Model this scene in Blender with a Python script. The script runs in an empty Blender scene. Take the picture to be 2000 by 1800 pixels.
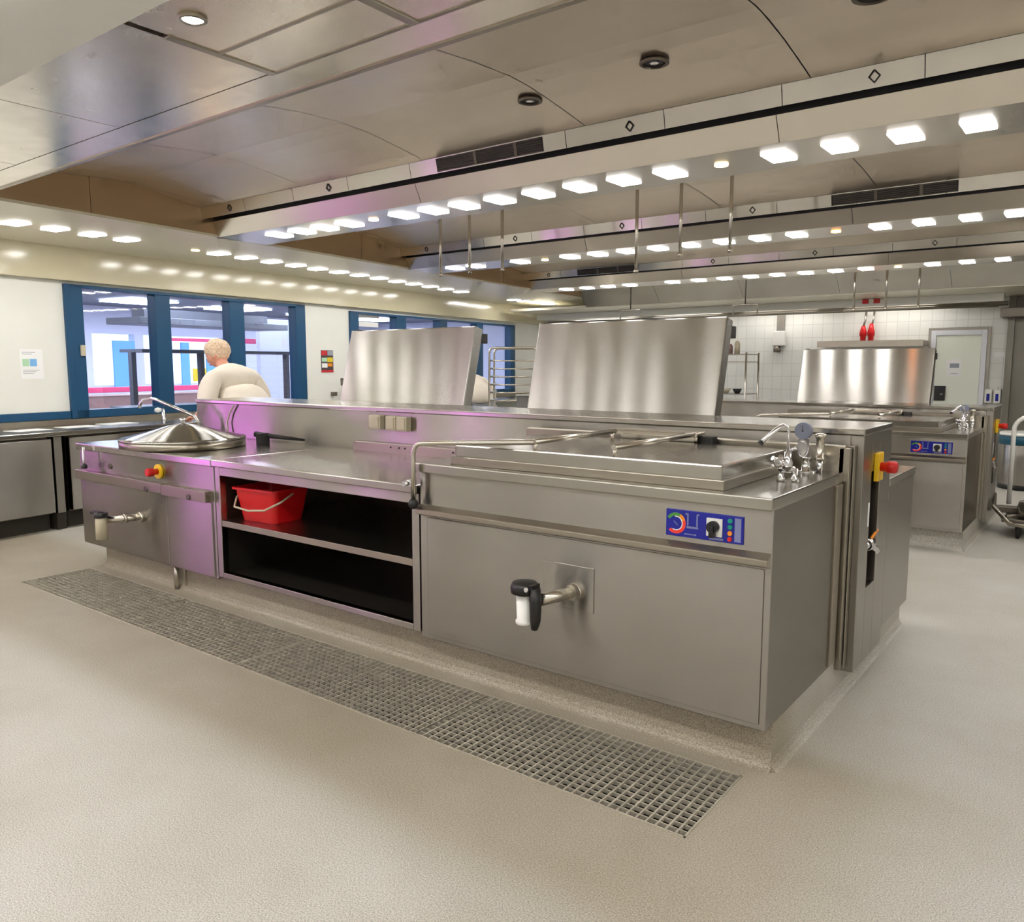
import bpy, bmesh, math, random
from mathutils import Vector, Matrix
random.seed(7)
PI = math.pi
col = bpy.context.scene.collection
S = bpy.context.scene

# ------------------------------------------------------------------ materials
def lin(c):
    return tuple(((v/255.0)/12.92 if v/255.0 <= .04045 else ((v/255.0+.055)/1.055)**2.4) for v in c) + (1.0,)

def new_mat(name):
    m = bpy.data.materials.new(name); m.use_nodes = True
    nt = m.node_tree
    return m, nt, nt.nodes['Principled BSDF']

def plain(name, c, rough=.5, metal=0.0, spec=.5, noise=0.0, nscale=30):
    m, nt, b = new_mat(name)
    b.inputs['Base Color'].default_value = lin(c)
    b.inputs['Roughness'].default_value = rough
    b.inputs['Metallic'].default_value = metal
    b.inputs['Specular IOR Level'].default_value = spec
    if noise:
        tc = nt.nodes.new('ShaderNodeTexCoord'); n = nt.nodes.new('ShaderNodeTexNoise')
        n.inputs['Scale'].default_value = nscale; n.inputs['Detail'].default_value = 4
        nt.links.new(tc.outputs['Object'], n.inputs['Vector'])
        r = nt.nodes.new('ShaderNodeValToRGB')
        lo = [max(0, v*(1-noise)) for v in lin(c)[:3]]; hi = [min(1, v*(1+noise)) for v in lin(c)[:3]]
        r.color_ramp.elements[0].position = .3; r.color_ramp.elements[1].position = .7
        r.color_ramp.elements[0].color = (*lo, 1); r.color_ramp.elements[1].color = (*hi, 1)
        nt.links.new(n.outputs['Fac'], r.inputs['Fac']); nt.links.new(r.outputs['Color'], b.inputs['Base Color'])
    return m

def steel(name, c, rough=.28, aniso=0.0, axis='Z', wear=.02, stretch=(1, 1, 40), bump=.0):
    """brushed stainless steel: grain noise stretched along the brushing varies the gloss"""
    m, nt, b = new_mat(name)
    b.inputs['Metallic'].default_value = 1.0
    b.inputs['Base Color'].default_value = lin(c)
    tc = nt.nodes.new('ShaderNodeTexCoord'); mp = nt.nodes.new('ShaderNodeMapping')
    mp.inputs['Scale'].default_value = stretch
    n = nt.nodes.new('ShaderNodeTexNoise'); n.inputs['Scale'].default_value = 9; n.inputs['Detail'].default_value = 3
    nt.links.new(tc.outputs['Object'], mp.inputs['Vector']); nt.links.new(mp.outputs['Vector'], n.inputs['Vector'])
    n2 = nt.nodes.new('ShaderNodeTexNoise'); n2.inputs['Scale'].default_value = 2.2; n2.inputs['Detail'].default_value = 5
    nt.links.new(tc.outputs['Object'], n2.inputs['Vector'])
    ad = nt.nodes.new('ShaderNodeMath'); ad.operation = 'ADD'
    nt.links.new(n.outputs['Fac'], ad.inputs[0]); nt.links.new(n2.outputs['Fac'], ad.inputs[1])
    mr = nt.nodes.new('ShaderNodeMapRange')
    mr.inputs['From Min'].default_value = .6; mr.inputs['From Max'].default_value = 1.4
    mr.inputs['To Min'].default_value = max(.02, rough-wear); mr.inputs['To Max'].default_value = rough+wear
    nt.links.new(ad.outputs[0], mr.inputs['Value']); nt.links.new(mr.outputs['Result'], b.inputs['Roughness'])
    if aniso:
        b.inputs['Anisotropic'].default_value = aniso
        g = nt.nodes.new('ShaderNodeNewGeometry')          # brushed level, so highlights stretch upright
        c1 = nt.nodes.new('ShaderNodeVectorMath'); c1.operation = 'CROSS_PRODUCT'; c1.inputs[0].default_value = (.003, .001, 1)
        nt.links.new(g.outputs['Normal'], c1.inputs[1])
        c2 = nt.nodes.new('ShaderNodeVectorMath'); c2.operation = 'CROSS_PRODUCT'
        nt.links.new(g.outputs['Normal'], c2.inputs[0]); nt.links.new(c1.outputs[0], c2.inputs[1])
        nz = nt.nodes.new('ShaderNodeVectorMath'); nz.operation = 'NORMALIZE'; nt.links.new(c2.outputs[0], nz.inputs[0])
        nt.links.new(nz.outputs[0], b.inputs['Tangent'])
    if bump:
        bp = nt.nodes.new('ShaderNodeBump'); bp.inputs['Strength'].default_value = bump; bp.inputs['Distance'].default_value = .02
        nt.links.new(n2.outputs['Fac'], bp.inputs['Height']); nt.links.new(bp.outputs['Normal'], b.inputs['Normal'])
    return m

def brushed(name, c, along, across, wear=.0):
    """level-brushed sheet: reflections stay narrow sideways and smear upright"""
    m, nt, b = new_mat(name)
    nt.nodes.remove(b); out = nt.nodes['Material Output']
    gl = nt.nodes.new('ShaderNodeBsdfAnisotropic'); gl.distribution = 'MULTI_GGX'
    q = math.sqrt(across/along); gl.inputs['Anisotropy'].default_value = q-1
    gl.inputs['Roughness'].default_value = math.sqrt(along*q)
    gl.inputs['Color'].default_value = lin(c)
    g = nt.nodes.new('ShaderNodeNewGeometry')
    c1 = nt.nodes.new('ShaderNodeVectorMath'); c1.operation = 'CROSS_PRODUCT'; c1.inputs[0].default_value = (.003, .001, 1)
    nt.links.new(g.outputs['Normal'], c1.inputs[1])
    c2 = nt.nodes.new('ShaderNodeVectorMath'); c2.operation = 'CROSS_PRODUCT'
    nt.links.new(g.outputs['Normal'], c2.inputs[0]); nt.links.new(c1.outputs[0], c2.inputs[1])
    nz = nt.nodes.new('ShaderNodeVectorMath'); nz.operation = 'NORMALIZE'; nt.links.new(c2.outputs[0], nz.inputs[0])
    nt.links.new(nz.outputs[0], gl.inputs['Tangent'])
    tc = nt.nodes.new('ShaderNodeTexCoord'); mp = nt.nodes.new('ShaderNodeMapping'); mp.inputs['Scale'].default_value = (.6, .6, 1.2)
    n = nt.nodes.new('ShaderNodeTexNoise'); n.inputs['Scale'].default_value = 3; n.inputs['Detail'].default_value = 4
    nt.links.new(tc.outputs['Object'], mp.inputs['Vector']); nt.links.new(mp.outputs['Vector'], n.inputs['Vector'])
    mr = nt.nodes.new('ShaderNodeMapRange'); mr.inputs['From Min'].default_value = .3; mr.inputs['From Max'].default_value = .7
    mr.inputs['To Min'].default_value = .9; mr.inputs['To Max'].default_value = 1.04
    mx = nt.nodes.new('ShaderNodeMix'); mx.data_type = 'RGBA'; mx.blend_type = 'MULTIPLY'; mx.inputs['Factor'].default_value = 1
    nt.links.new(n.outputs['Fac'], mr.inputs['Value']); mx.inputs['A'].default_value = lin(c); nt.links.new(mr.outputs['Result'], mx.inputs['B'])
    nt.links.new(mx.outputs['Result'], gl.inputs['Color'])
    nt.links.new(gl.outputs[0], out.inputs['Surface'])
    return m

def emit(name, c, strength):
    m, nt, b = new_mat(name)
    b.inputs['Base Color'].default_value = lin(c)
    b.inputs['Emission Color'].default_value = lin(c)
    b.inputs['Emission Strength'].default_value = strength
    return m

M = {}
M['front'] = brushed('brushed_steel_front', (170, 165, 158), .24, .020)
M['lid'] = brushed('brushed_steel_lid', (178, 175, 169), .16, .010)
M['end'] = steel('brushed_steel_end', (158, 153, 145), .32, .7, wear=.004)
M['top'] = steel('worktop_steel', (180, 176, 168), .2, 0, stretch=(40, 1, 1))
M['edge'] = steel('edge_steel', (164, 157, 144), .3, .3, wear=.008)
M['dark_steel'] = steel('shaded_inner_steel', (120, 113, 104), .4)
M['vault'] = steel('vault_panel_steel', (230, 219, 204), .38, 0, stretch=(1, 1, 1), wear=.08)
M['ceil'] = steel('polished_ceiling_steel', (246, 238, 226), .24, 0, stretch=(1, 1, 1), wear=.05, bump=.03)
M['filter'] = brushed('filter_steel', (226, 223, 217), .16, .010)
M['fascia'] = steel('light_box_steel', (218, 211, 200), .28, .3, wear=.004)
M['endwall'] = steel('vault_end_steel', (186, 160, 128), .42)
M['tube'] = steel('round_steel_tube', (200, 194, 182), .25)
M['chrome'] = steel('chrome', (225, 225, 228), .07, wear=.03)
M['grate'] = plain('galvanised_grating', (205, 198, 182), .42, .6, noise=.12, nscale=14)
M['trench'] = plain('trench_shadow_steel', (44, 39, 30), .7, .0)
M['black'] = plain('black_plastic', (22, 21, 21), .4)
M['rubber'] = plain('dark_rubber', (38, 36, 34), .7)
M['white_pl'] = plain('white_plastic', (232, 230, 224), .35)
M['beige_pl'] = plain('beige_plastic', (196, 186, 160), .4)
M['red'] = plain('red_plastic', (205, 12, 18), .38)
M['redsw'] = plain('red_switch', (205, 25, 25), .35)
M['yellow'] = plain('yellow_plate', (235, 190, 20), .4)
M['green'] = plain('green_plastic', (70, 140, 60), .4)
M['orange'] = plain('orange_lamp', (235, 140, 20), .4)
M['teal'] = plain('teal_lamp', (0, 140, 120), .4)
M['panel_blue'] = plain('control_panel_blue', (14, 24, 140), .3)
M['panel_grey'] = plain('control_panel_grey', (120, 126, 165), .35)
M['panel_red'] = plain('scale_red', (235, 60, 45), .4)
M['blue'] = plain('blue_frame_paint', (6, 70, 108), .4)
M['blue_bag'] = plain('blue_bin_bag', (10, 78, 100), .4)
M['white'] = plain('white_wall_paint', (228, 228, 220), .55, noise=.03, nscale=2)
M['cream'] = plain('glossy_cream_panel', (206, 198, 168), .14, spec=.6)
M['soffit'] = plain('soffit_paint', (226, 220, 198), .3)
M['paper'] = plain('paper', (238, 238, 236), .7)
M['pgreen'] = plain('print_green', (176, 214, 178), .7)
M['pblue'] = plain('print_blue', (120, 176, 226), .7)
M['pred'] = plain('print_red', (200, 40, 48), .6)
M['pyellow'] = plain('print_yellow', (222, 196, 40), .6)
M['pdark'] = plain('print_dark', (70, 58, 62), .6)
M['pgrey'] = plain('print_grey', (150, 155, 165), .6)
M['door'] = plain('door_leaf', (232, 236, 222), .4)
M['doorf'] = plain('door_frame', (222, 224, 230), .35)
M['dialg'] = plain('dial_grey', (120, 124, 142), .4)
M['greywall'] = plain('grey_steel_cladding', (128, 124, 114), .4, .5)
M['skin'] = plain('skin', (226, 160, 134), .5)
M['net'] = plain('hair_net', (230, 200, 170), .8, noise=.3, nscale=60)
M['coat'] = plain('white_kitchen_coat', (232, 222, 206), .8, noise=.05, nscale=6)
M['trouser'] = plain('grey_trousers', (120, 120, 124), .8)
M['shoe'] = plain('white_shoe', (225, 225, 222), .6)
M['led'] = emit('led_panel', (255, 253, 251), 30)
M['spot'] = emit('warm_spot', (255, 224, 165), 9)
M['heat'] = emit('orange_heat_spot', (255, 150, 70), 26)
M['lampw'] = emit('downlight_lamp', (255, 252, 245), 14)
M['violet'] = emit('violet_tube', (220, 122, 238), 9)
M['ledback'] = emit('added_wall_glow', (255, 250, 244), 6)
M['hallled'] = emit('hall_led', (235, 240, 255), 22)
M['hallfloor'] = plain('hall_floor', (150, 140, 150), .4)
M['hallceil'] = plain('hall_ceiling', (86, 90, 104), .6)
M['hallwall'] = plain('hall_wall', (190, 196, 214), .6)
M['hallblue'] = plain('hall_blue_panel', (104, 168, 236), .5)
M['hallpink'] = plain('hall_pink_band', (235, 80, 130), .5)
M['hallgrey'] = plain('hall_grey_metal', (92, 96, 104), .45, .4)
M['hallbrown'] = plain('hall_brown_counter', (150, 120, 116), .5)

def glass_mat():
    m, nt, b = new_mat('window_glass')
    out = nt.nodes['Material Output']
    tr = nt.nodes.new('ShaderNodeBsdfTransparent'); tr.inputs['Color'].default_value = (.93, .95, 1, 1)
    gl = nt.nodes.new('ShaderNodeBsdfGlossy'); gl.inputs['Roughness'].default_value = .02
    lw = nt.nodes.new('ShaderNodeLayerWeight'); pw = nt.nodes.new('ShaderNodeMath'); pw.operation = 'POWER'; pw.inputs[1].default_value = 5
    nt.links.new(lw.outputs['Facing'], pw.inputs[0])
    fr = nt.nodes.new('ShaderNodeMath'); fr.operation = 'MULTIPLY_ADD'; fr.inputs[1].default_value = .95; fr.inputs[2].default_value = .05
    nt.links.new(pw.outputs[0], fr.inputs[0])
    mx = nt.nodes.new('ShaderNodeMixShader')
    nt.links.new(fr.outputs[0], mx.inputs[0]); nt.links.new(tr.outputs[0], mx.inputs[1]); nt.links.new(gl.outputs[0], mx.inputs[2])
    nt.links.new(mx.outputs[0], out.inputs['Surface'])
    return m
M['glass'] = glass_mat()

def gauge_glass():
    m, nt, b = new_mat('clear_sight_glass')
    b.inputs['Base Color'].default_value = (.9, .9, .95, 1); b.inputs['Roughness'].default_value = .05
    b.inputs['Transmission Weight'].default_value = .85; b.inputs['IOR'].default_value = 1.3
    return m
M['clear'] = gauge_glass()

def floor_mat(name, base, dark, light, stains_and_strip=True, rough=.42):
    m, nt, b = new_mat(name)
    N = nt.nodes; L = nt.links
    tc = N.new('ShaderNodeTexCoord')
    n1 = N.new('ShaderNodeTexNoise'); n1.inputs['Scale'].default_value = 240; n1.inputs['Detail'].default_value = 3
    L.new(tc.outputs['Object'], n1.inputs['Vector'])
    r = N.new('ShaderNodeValToRGB')
    e = r.color_ramp.elements
    e[0].position = .32; e[0].color = lin(dark); e[1].position = .7; e[1].color = lin(light)
    mid = e.new(.5); mid.color = lin(base)
    L.new(n1.outputs['Fac'], r.inputs['Fac'])
    v = N.new('ShaderNodeTexVoronoi'); v.inputs['Scale'].default_value = 170; L.new(tc.outputs['Object'], v.inputs['Vector'])
    fl = N.new('ShaderNodeMapRange'); fl.inputs['From Min'].default_value = .03; fl.inputs['From Max'].default_value = .1
    fl.inputs['To Min'].default_value = .62; fl.inputs['To Max'].default_value = 1
    L.new(v.outputs['Distance'], fl.inputs['Value'])
    mx = N.new('ShaderNodeMix'); mx.data_type = 'RGBA'; mx.blend_type = 'MULTIPLY'; mx.inputs['Factor'].default_value = 1
    L.new(r.outputs['Color'], mx.inputs['A']); L.new(fl.outputs['Result'], mx.inputs['B'])
    last = mx.outputs['Result']
    if stains_and_strip:
        n2 = N.new('ShaderNodeTexNoise'); n2.inputs['Scale'].default_value = .9; n2.inputs['Detail'].default_value = 7; n2.inputs['Roughness'].default_value = .62
        L.new(tc.outputs['Object'], n2.inputs['Vector'])
        r2 = N.new('ShaderNodeValToRGB'); r2.color_ramp.elements[0].position = .36; r2.color_ramp.elements[1].position = .62
        r2.color_ramp.elements[0].color = (.80, .765, .70, 1); r2.color_ramp.elements[1].color = (1, 1, 1, 1)
        L.new(n2.outputs['Fac'], r2.inputs['Fac'])
        m2 = N.new('ShaderNodeMix'); m2.data_type = 'RGBA'; m2.blend_type = 'MULTIPLY'; m2.inputs['Factor'].default_value = .75
        L.new(last, m2.inputs['A']); L.new(r2.outputs['Color'], m2.inputs['B']); last = m2.outputs['Result']
    if stains_and_strip:                                             # darker brown strip along the grating with ragged edges
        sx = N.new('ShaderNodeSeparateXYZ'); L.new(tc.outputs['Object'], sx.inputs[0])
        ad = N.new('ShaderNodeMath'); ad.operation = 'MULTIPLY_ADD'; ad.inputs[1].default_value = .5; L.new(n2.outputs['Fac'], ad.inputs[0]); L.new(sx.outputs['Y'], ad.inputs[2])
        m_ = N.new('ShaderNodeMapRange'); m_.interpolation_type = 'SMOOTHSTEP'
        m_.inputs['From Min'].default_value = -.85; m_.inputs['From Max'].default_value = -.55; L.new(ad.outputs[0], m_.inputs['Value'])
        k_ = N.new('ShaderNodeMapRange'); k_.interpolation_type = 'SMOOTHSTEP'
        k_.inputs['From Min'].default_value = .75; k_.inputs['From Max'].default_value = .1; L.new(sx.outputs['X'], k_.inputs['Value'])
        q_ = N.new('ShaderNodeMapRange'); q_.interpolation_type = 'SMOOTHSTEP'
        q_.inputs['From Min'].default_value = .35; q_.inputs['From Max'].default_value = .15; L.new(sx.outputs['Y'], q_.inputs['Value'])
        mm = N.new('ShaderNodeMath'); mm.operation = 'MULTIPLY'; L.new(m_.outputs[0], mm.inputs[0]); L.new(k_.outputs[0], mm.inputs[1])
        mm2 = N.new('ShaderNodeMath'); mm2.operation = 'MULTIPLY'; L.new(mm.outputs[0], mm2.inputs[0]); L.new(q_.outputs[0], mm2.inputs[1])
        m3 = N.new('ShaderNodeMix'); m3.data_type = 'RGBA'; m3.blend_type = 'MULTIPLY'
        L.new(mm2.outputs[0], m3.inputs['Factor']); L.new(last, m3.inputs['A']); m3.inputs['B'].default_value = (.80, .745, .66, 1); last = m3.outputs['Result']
    L.new(last, b.inputs['Base Color'])
    n3 = N.new('ShaderNodeTexNoise'); n3.inputs['Scale'].default_value = 3; n3.inputs['Detail'].default_value = 5
    L.new(tc.outputs['Object'], n3.inputs['Vector'])
    mr = N.new('ShaderNodeMapRange'); mr.inputs['To Min'].default_value = rough-.1; mr.inputs['To Max'].default_value = rough+.14
    L.new(n3.outputs['Fac'], mr.inputs['Value']); L.new(mr.outputs['Result'], b.inputs['Roughness'])
    bp = N.new('ShaderNodeBump'); bp.inputs['Strength'].default_value = .12; bp.inputs['Distance'].default_value = .002
    L.new(n1.outputs['Fac'], bp.inputs['Height']); L.new(bp.outputs['Normal'], b.inputs['Normal'])
    return m
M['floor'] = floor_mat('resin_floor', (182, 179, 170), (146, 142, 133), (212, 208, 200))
M['plinth'] = floor_mat('resin_plinth', (180, 176, 166), (136, 131, 121), (212, 208, 199))

def tile_mat():
    m, nt, b = new_mat('white_wall_tile')
    N = nt.nodes; L = nt.links
    tc = N.new('ShaderNodeTexCoord'); mp = N.new('ShaderNodeMapping')
    mp.inputs['Rotation'].default_value = (PI/2, 0, 0)
    L.new(tc.outputs['Object'], mp.inputs['Vector'])
    br = N.new('ShaderNodeTexBrick'); br.offset = 0
    br.inputs['Color1'].default_value = lin((232, 232, 226)); br.inputs['Color2'].default_value = lin((226, 227, 222))
    br.inputs['Mortar'].default_value = lin((212, 212, 206)); br.inputs['Scale'].default_value = 1
    br.inputs['Mortar Size'].default_value = .005; br.inputs['Brick Width'].default_value = .15; br.inputs['Row Height'].default_value = .2
    L.new(mp.outputs['Vector'], br.inputs['Vector']); L.new(br.outputs['Color'], b.inputs['Base Color'])
    b.inputs['Roughness'].default_value = .18
    return m
M['tile'] = tile_mat()

# ------------------------------------------------------------------ mesh helpers
class MB:
    def __init__(self): self.bm = bmesh.new()
    def faces(self, vs, fs):
        v = [self.bm.verts.new(p) for p in vs]
        for f in fs:
            try: self.bm.faces.new([v[i] for i in f])
            except ValueError: pass
        return self
    def box(self, x0, x1, y0, y1, z0, z1):
        vs = [(x0, y0, z0), (x1, y0, z0), (x1, y1, z0), (x0, y1, z0), (x0, y0, z1), (x1, y0, z1), (x1, y1, z1), (x0, y1, z1)]
        return self.faces(vs, [(0, 3, 2, 1), (4, 5, 6, 7), (0, 1, 5, 4), (1, 2, 6, 5), (2, 3, 7, 6), (3, 0, 4, 7)])
    def prism(self, poly, a, b, axis='X'):
        """polygon extruded between a and b along an axis; poly lists the other two coordinates"""
        def P(u, v, w):
            return {'X': (w, u, v), 'Y': (u, w, v), 'Z': (u, v, w)}[axis]
        n = len(poly)
        vs = [P(u, v, a) for u, v in poly] + [P(u, v, b) for u, v in poly]
        fs = [tuple(range(n))[::-1], tuple(range(n, 2*n))] + [(i, (i+1) % n, n+(i+1) % n, n+i) for i in range(n)]
        return self.faces(vs, fs)
    def tube(self, pts, r, seg=10, cap=True):
        pts = [Vector(p) for p in pts]; n = len(pts)
        rr = r if isinstance(r, (list, tuple)) else [r]*n
        d0 = (pts[1]-pts[0]).normalized()
        up = Vector((0, 0, 1)) if abs(d0.z) < .9 else Vector((1, 0, 0))
        side = d0.cross(up).normalized()
        rings = []
        for i in range(n):
            d = (pts[min(i+1, n-1)]-pts[max(i-1, 0)]).normalized()
            side = (side - d*side.dot(d)).normalized(); u = side.cross(d).normalized()
            rings.append([self.bm.verts.new(pts[i]+(side*math.cos(2*PI*k/seg)+u*math.sin(2*PI*k/seg))*rr[i]) for k in range(seg)])
        for i in range(n-1):
            for k in range(seg):
                f = self.bm.faces.new([rings[i][k], rings[i][(k+1) % seg], rings[i+1][(k+1) % seg], rings[i+1][k]]); f.smooth = True
        if cap:
            self.bm.faces.new(rings[0][::-1]); self.bm.faces.new(rings[-1])
        return self
    def lathe(self, prof, c=(0, 0, 0), axis='Z', seg=28):
        """profile [(radius, height)] spun about an axis through c"""
        c = Vector(c); rings = []
        for r, h in prof:
            ring = []
            for k in range(seg):
                a = 2*PI*k/seg; u, v = r*math.cos(a), r*math.sin(a)
                p = {'Z': (u, v, h), 'Y': (u, h, v), 'X': (h, u, v)}[axis]
                ring.append(self.bm.verts.new(c+Vector(p)))
            rings.append(ring)
        for i in range(len(rings)-1):
            for k in range(seg):
                f = self.bm.faces.new([rings[i][k], rings[i][(k+1) % seg], rings[i+1][(k+1) % seg], rings[i+1][k]])
                f.smooth = True
        self.bm.faces.new(rings[0][::-1]); self.bm.faces.new(rings[-1])
        return self
    def build(self, name, mat, parent=None, bevel=0, loc=None, rz=0, weld=False):
        if weld: bmesh.ops.remove_doubles(self.bm, verts=self.bm.verts, dist=1e-5)
        bmesh.ops.recalc_face_normals(self.bm, faces=self.bm.faces)
        me = bpy.data.meshes.new(name); self.bm.to_mesh(me); self.bm.free()
        me.materials.append(mat)
        o = bpy.data.objects.new(name, me); col.objects.link(o)
        if parent: o.parent = parent
        if loc: o.location = loc
        if rz: o.rotation_euler.z = rz
        if bevel:
            b = o.modifiers.new('Bevel', 'BEVEL'); b.width = bevel; b.segments = 2; b.limit_method = 'ANGLE'
        return o

def tag(o, label=None, cat=None, group=None, kind=None):
    if label: o['label'] = label
    if cat: o['category'] = cat
    if group: o['group'] = group
    if kind: o['kind'] = kind
    return o

def thing(name, label, cat, loc=(0, 0, 0), rz=0, group=None):
    o = bpy.data.objects.new(name, None); col.objects.link(o)
    o.empty_display_size = .1
    o.location = loc; o.rotation_euler.z = rz
    return tag(o, label, cat, group)

def struct(name, mb, mat, bevel=0, **k):
    return tag(mb.build(name, mat, None, bevel, **k), kind='structure')

def dup(root, loc=None, label=None, group=None):
    c = root.copy(); col.objects.link(c)
    if loc is not None: c.location = loc
    if label: c['label'] = label
    if group: c['group'] = group
    for ch in list(root.children):
        a = ch.copy(); col.objects.link(a); a.parent = c
        for g in list(ch.children):
            d = g.copy(); col.objects.link(d); d.parent = a
    return c

def arc(c, r, a0, a1, n, plane='XZ'):
    out = []
    for i in range(n+1):
        a = a0+(a1-a0)*i/n; u, v = r*math.cos(a), r*math.sin(a)
        out.append({'XZ': (c[0]+u, c[1], c[2]+v), 'YZ': (c[0], c[1]+u, c[2]+v), 'XY': (c[0]+u, c[1]+v, c[2])}[plane])
    return out
# ------------------------------------------------------------------ camera
cam_d = bpy.data.cameras.new('camera'); cam = bpy.data.objects.new('camera', cam_d); col.objects.link(cam)
cam_d.sensor_width = 36; cam_d.lens = 1559.378/2000*36; cam_d.clip_start = .02; cam_d.clip_end = 100
yaw, pit = .651, -.119
fw = Vector((-math.sin(yaw)*math.cos(pit), math.cos(yaw)*math.cos(pit), math.sin(pit)))
rt = fw.cross(Vector((0, 0, 1))).normalized(); up = rt.cross(fw)
cam.matrix_world = Matrix(((rt.x, up.x, -fw.x, .863), (rt.y, up.y, -fw.y, -2.522), (rt.z, up.z, -fw.z, 1.372), (0, 0, 0, 1)))
S.camera = cam

# ------------------------------------------------------------------ room shell
TH = math.atan(.13)            # the window wall runs at a slight angle
WX = -6.75
LW = dict(loc=(WX, 0, 0), rz=TH)
def wl(t, s, z):               # point in the window wall's own frame
    return (WX+math.cos(TH)*t-math.sin(TH)*s, math.sin(TH)*t+math.cos(TH)*s, z)

GX0, GX1, GY0, GY1 = -4.64, -.06, -.476, -.032
mb = MB()
X0, X1, Y0, Y1 = -8.6, 5.0, -6.0, 10.3
for a, b, c, d in ((X0, GX0, Y0, Y1), (GX1, X1, Y0, Y1), (GX0, GX1, Y0, GY0), (GX0, GX1, GY1, Y1)):
    mb.box(a, b, c, d, -.35, 0)
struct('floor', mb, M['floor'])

# plinth of the front island with a cove running out to the floor
def plinth(name, y):
    mb = MB()
    mb.box(-4.62, 0, .07+y, 2.03+y, 0, .165)
    mb.prism([(.07+y, .034), (.07+y, 0), (.04+y, 0), (.054+y, .005), (.064+y, .015)], -4.62, .003, 'X')
    mb.prism([(0, .034), (0, 0), (.03, 0), (.016, .005), (.006, .015)], .06+y, 2.03+y, 'Y')
    return struct(name, mb, M['plinth'])
plinth('trim_1', 0)
p2 = plinth('trim_2', 4.07); p2.scale.z = .92

# window wall: solid pieces around the two window bands
mb = MB()
def wpiece(s0, s1, z0, z1): mb.box(-.14, 0, s0, s1, z0, z1)
W1 = (.885, 3.915, .885, 2.11); W2 = (4.74, 9.15, .885, 2.09)
wpiece(-6.2, W1[0], 0, 2.7); wpiece(W1[1], W2[0], 0, 2.7); wpiece(W2[1], 10.5, 0, 2.7)
wpiece(W1[0], W1[1], 0, W1[2]); wpiece(W1[0], W1[1], W1[3], 2.7)
wpiece(W2[0], W2[1], 0, W2[2]); wpiece(W2[0], W2[1], W2[3], 2.7)
struct('wall_left', mb, M['white'], **LW)
mb = MB(); mb.box(0, .08, -6.0, 10.3, 2.135, 2.45); struct('trim_3', mb, M['cream'], .006, **LW)          # glossy band over the windows
mb = MB(); mb.box(0, .02, -3.0, W1[0]-.002, .885, .955); struct('baseboard_left', mb, M['blue'], .003, **LW)

def window(n, s0, s1, z0, z1, mull):
    root = thing('window_%d' % n, None, None, (WX, 0, 0), TH)
    root['kind'] = 'structure'
    mb = MB()
    mb.box(-.10, .035, s0, s0+.05, z0, z1); mb.box(-.10, .03, s1-.16, s1, z0, z1)
    mb.box(-.10, .03, s0+.05, s0+.17, z0, z1)
    mb.box(-.10, .03, s0, s1, z0, z0+.075); mb.box(-.10, .03, s0, s1, z1-.03, z1)
    for a, b in mull: mb.box(-.10, .03, a, b, z0+.075, z1-.03)
    mb.build('window_frame', M['blue'], root, .004)
    xs = [s0+.17]+[v for m in mull for v in m]+[s1-.16]
    for i in range(0, len(xs), 2):
        g = MB(); g.box(-.05, -.044, xs[i]-.004, xs[i+1]+.004, z0+.07, z1-.025)
        g.build('pane', M['glass'], root)
    return root
w1 = window(1, *W1, [(1.815, 1.99), (2.75, 2.955)])
h = MB(); h.box(.03, .05, 1.0, 1.045, 1.46, 1.56); h.build('switch_plate', M['beige_pl'], w1, .004)
window(2, *W2, [(5.72, 5.95), (6.79, 7.0), (7.86, 8.06)])

# back wall (tiles), side and rear walls
mb = MB(); mb.box(-8.4, -.36, 10.2, 10.34, 0, 2.75); struct('wall_back', mb, M['tile'])
mb = MB(); mb.box(-.36, 5, 10.16, 10.34, 0, 2.75); mb.box(-.42, -.34, 10.1, 10.2, 0, 2.75)
for z in (.9, 1.8): mb.box(-.34, 5, 10.155, 10.16, z, z+.006)
struct('trim_4', mb, M['greywall'])
mb = MB(); mb.box(5, 5.14, -6.0, 10.34, 0, 2.9); struct('wall_right', mb, M['white'])
mb = MB(); mb.box(-6.6, 5.14, -6.14, -6.0, 0, 2.9); struct('wall_front', mb, M['white'])

# ------------------------------------------------------------------ ceiling
def edge(y): return -5.03-.125*y           # where the white soffit along the window wall ends
mb = MB(); mb.box(-9.5, 5.2, -6.2, 10.5, 2.86, 2.95); struct('ceiling', mb, M['white'])
# soffit over the window wall: white underside, steel face towards the vaults
mb = MB()
mb.faces([(edge(-6), -6, 2.43), (edge(10.2), 10.2, 2.43), (edge(10.2)-2.2, 10.2, 2.43), (edge(-6)-1.9, -6, 2.43),
          (edge(-6), -6, 2.45), (edge(10.2), 10.2, 2.45), (edge(10.2)-2.2, 10.2, 2.45), (edge(-6)-1.9, -6, 2.45)],
         [(0, 1, 2, 3), (4, 5, 6, 7), (0, 1, 5, 4), (1, 2, 6, 5), (2, 3, 7, 6), (3, 0, 4, 7)])
struct('trim_5', mb, M['soffit'])
mb = MB()
ys = [-.44, .32, 1.9, 3.2, 4.6, 6.0, 7.4, 8.6]
for a, b in zip(ys[:-1], ys[1:]):
    a += .002; b -= .002
    mb.faces([(edge(a), a, 2.45), (edge(b), b, 2.45), (edge(b), b, 2.86), (edge(a), a, 2.86),
              (edge(a)-.03, a, 2.45), (edge(b)-.03, b, 2.45), (edge(b)-.03, b, 2.86), (edge(a)-.03, a, 2.86)],
             [(0, 1, 2, 3), (4, 5, 6, 7), (0, 1, 5, 4), (1, 2, 6, 5), (2, 3, 7, 6), (3, 0, 4, 7)])
struct('trim_6', mb, M['endwall'])

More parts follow.
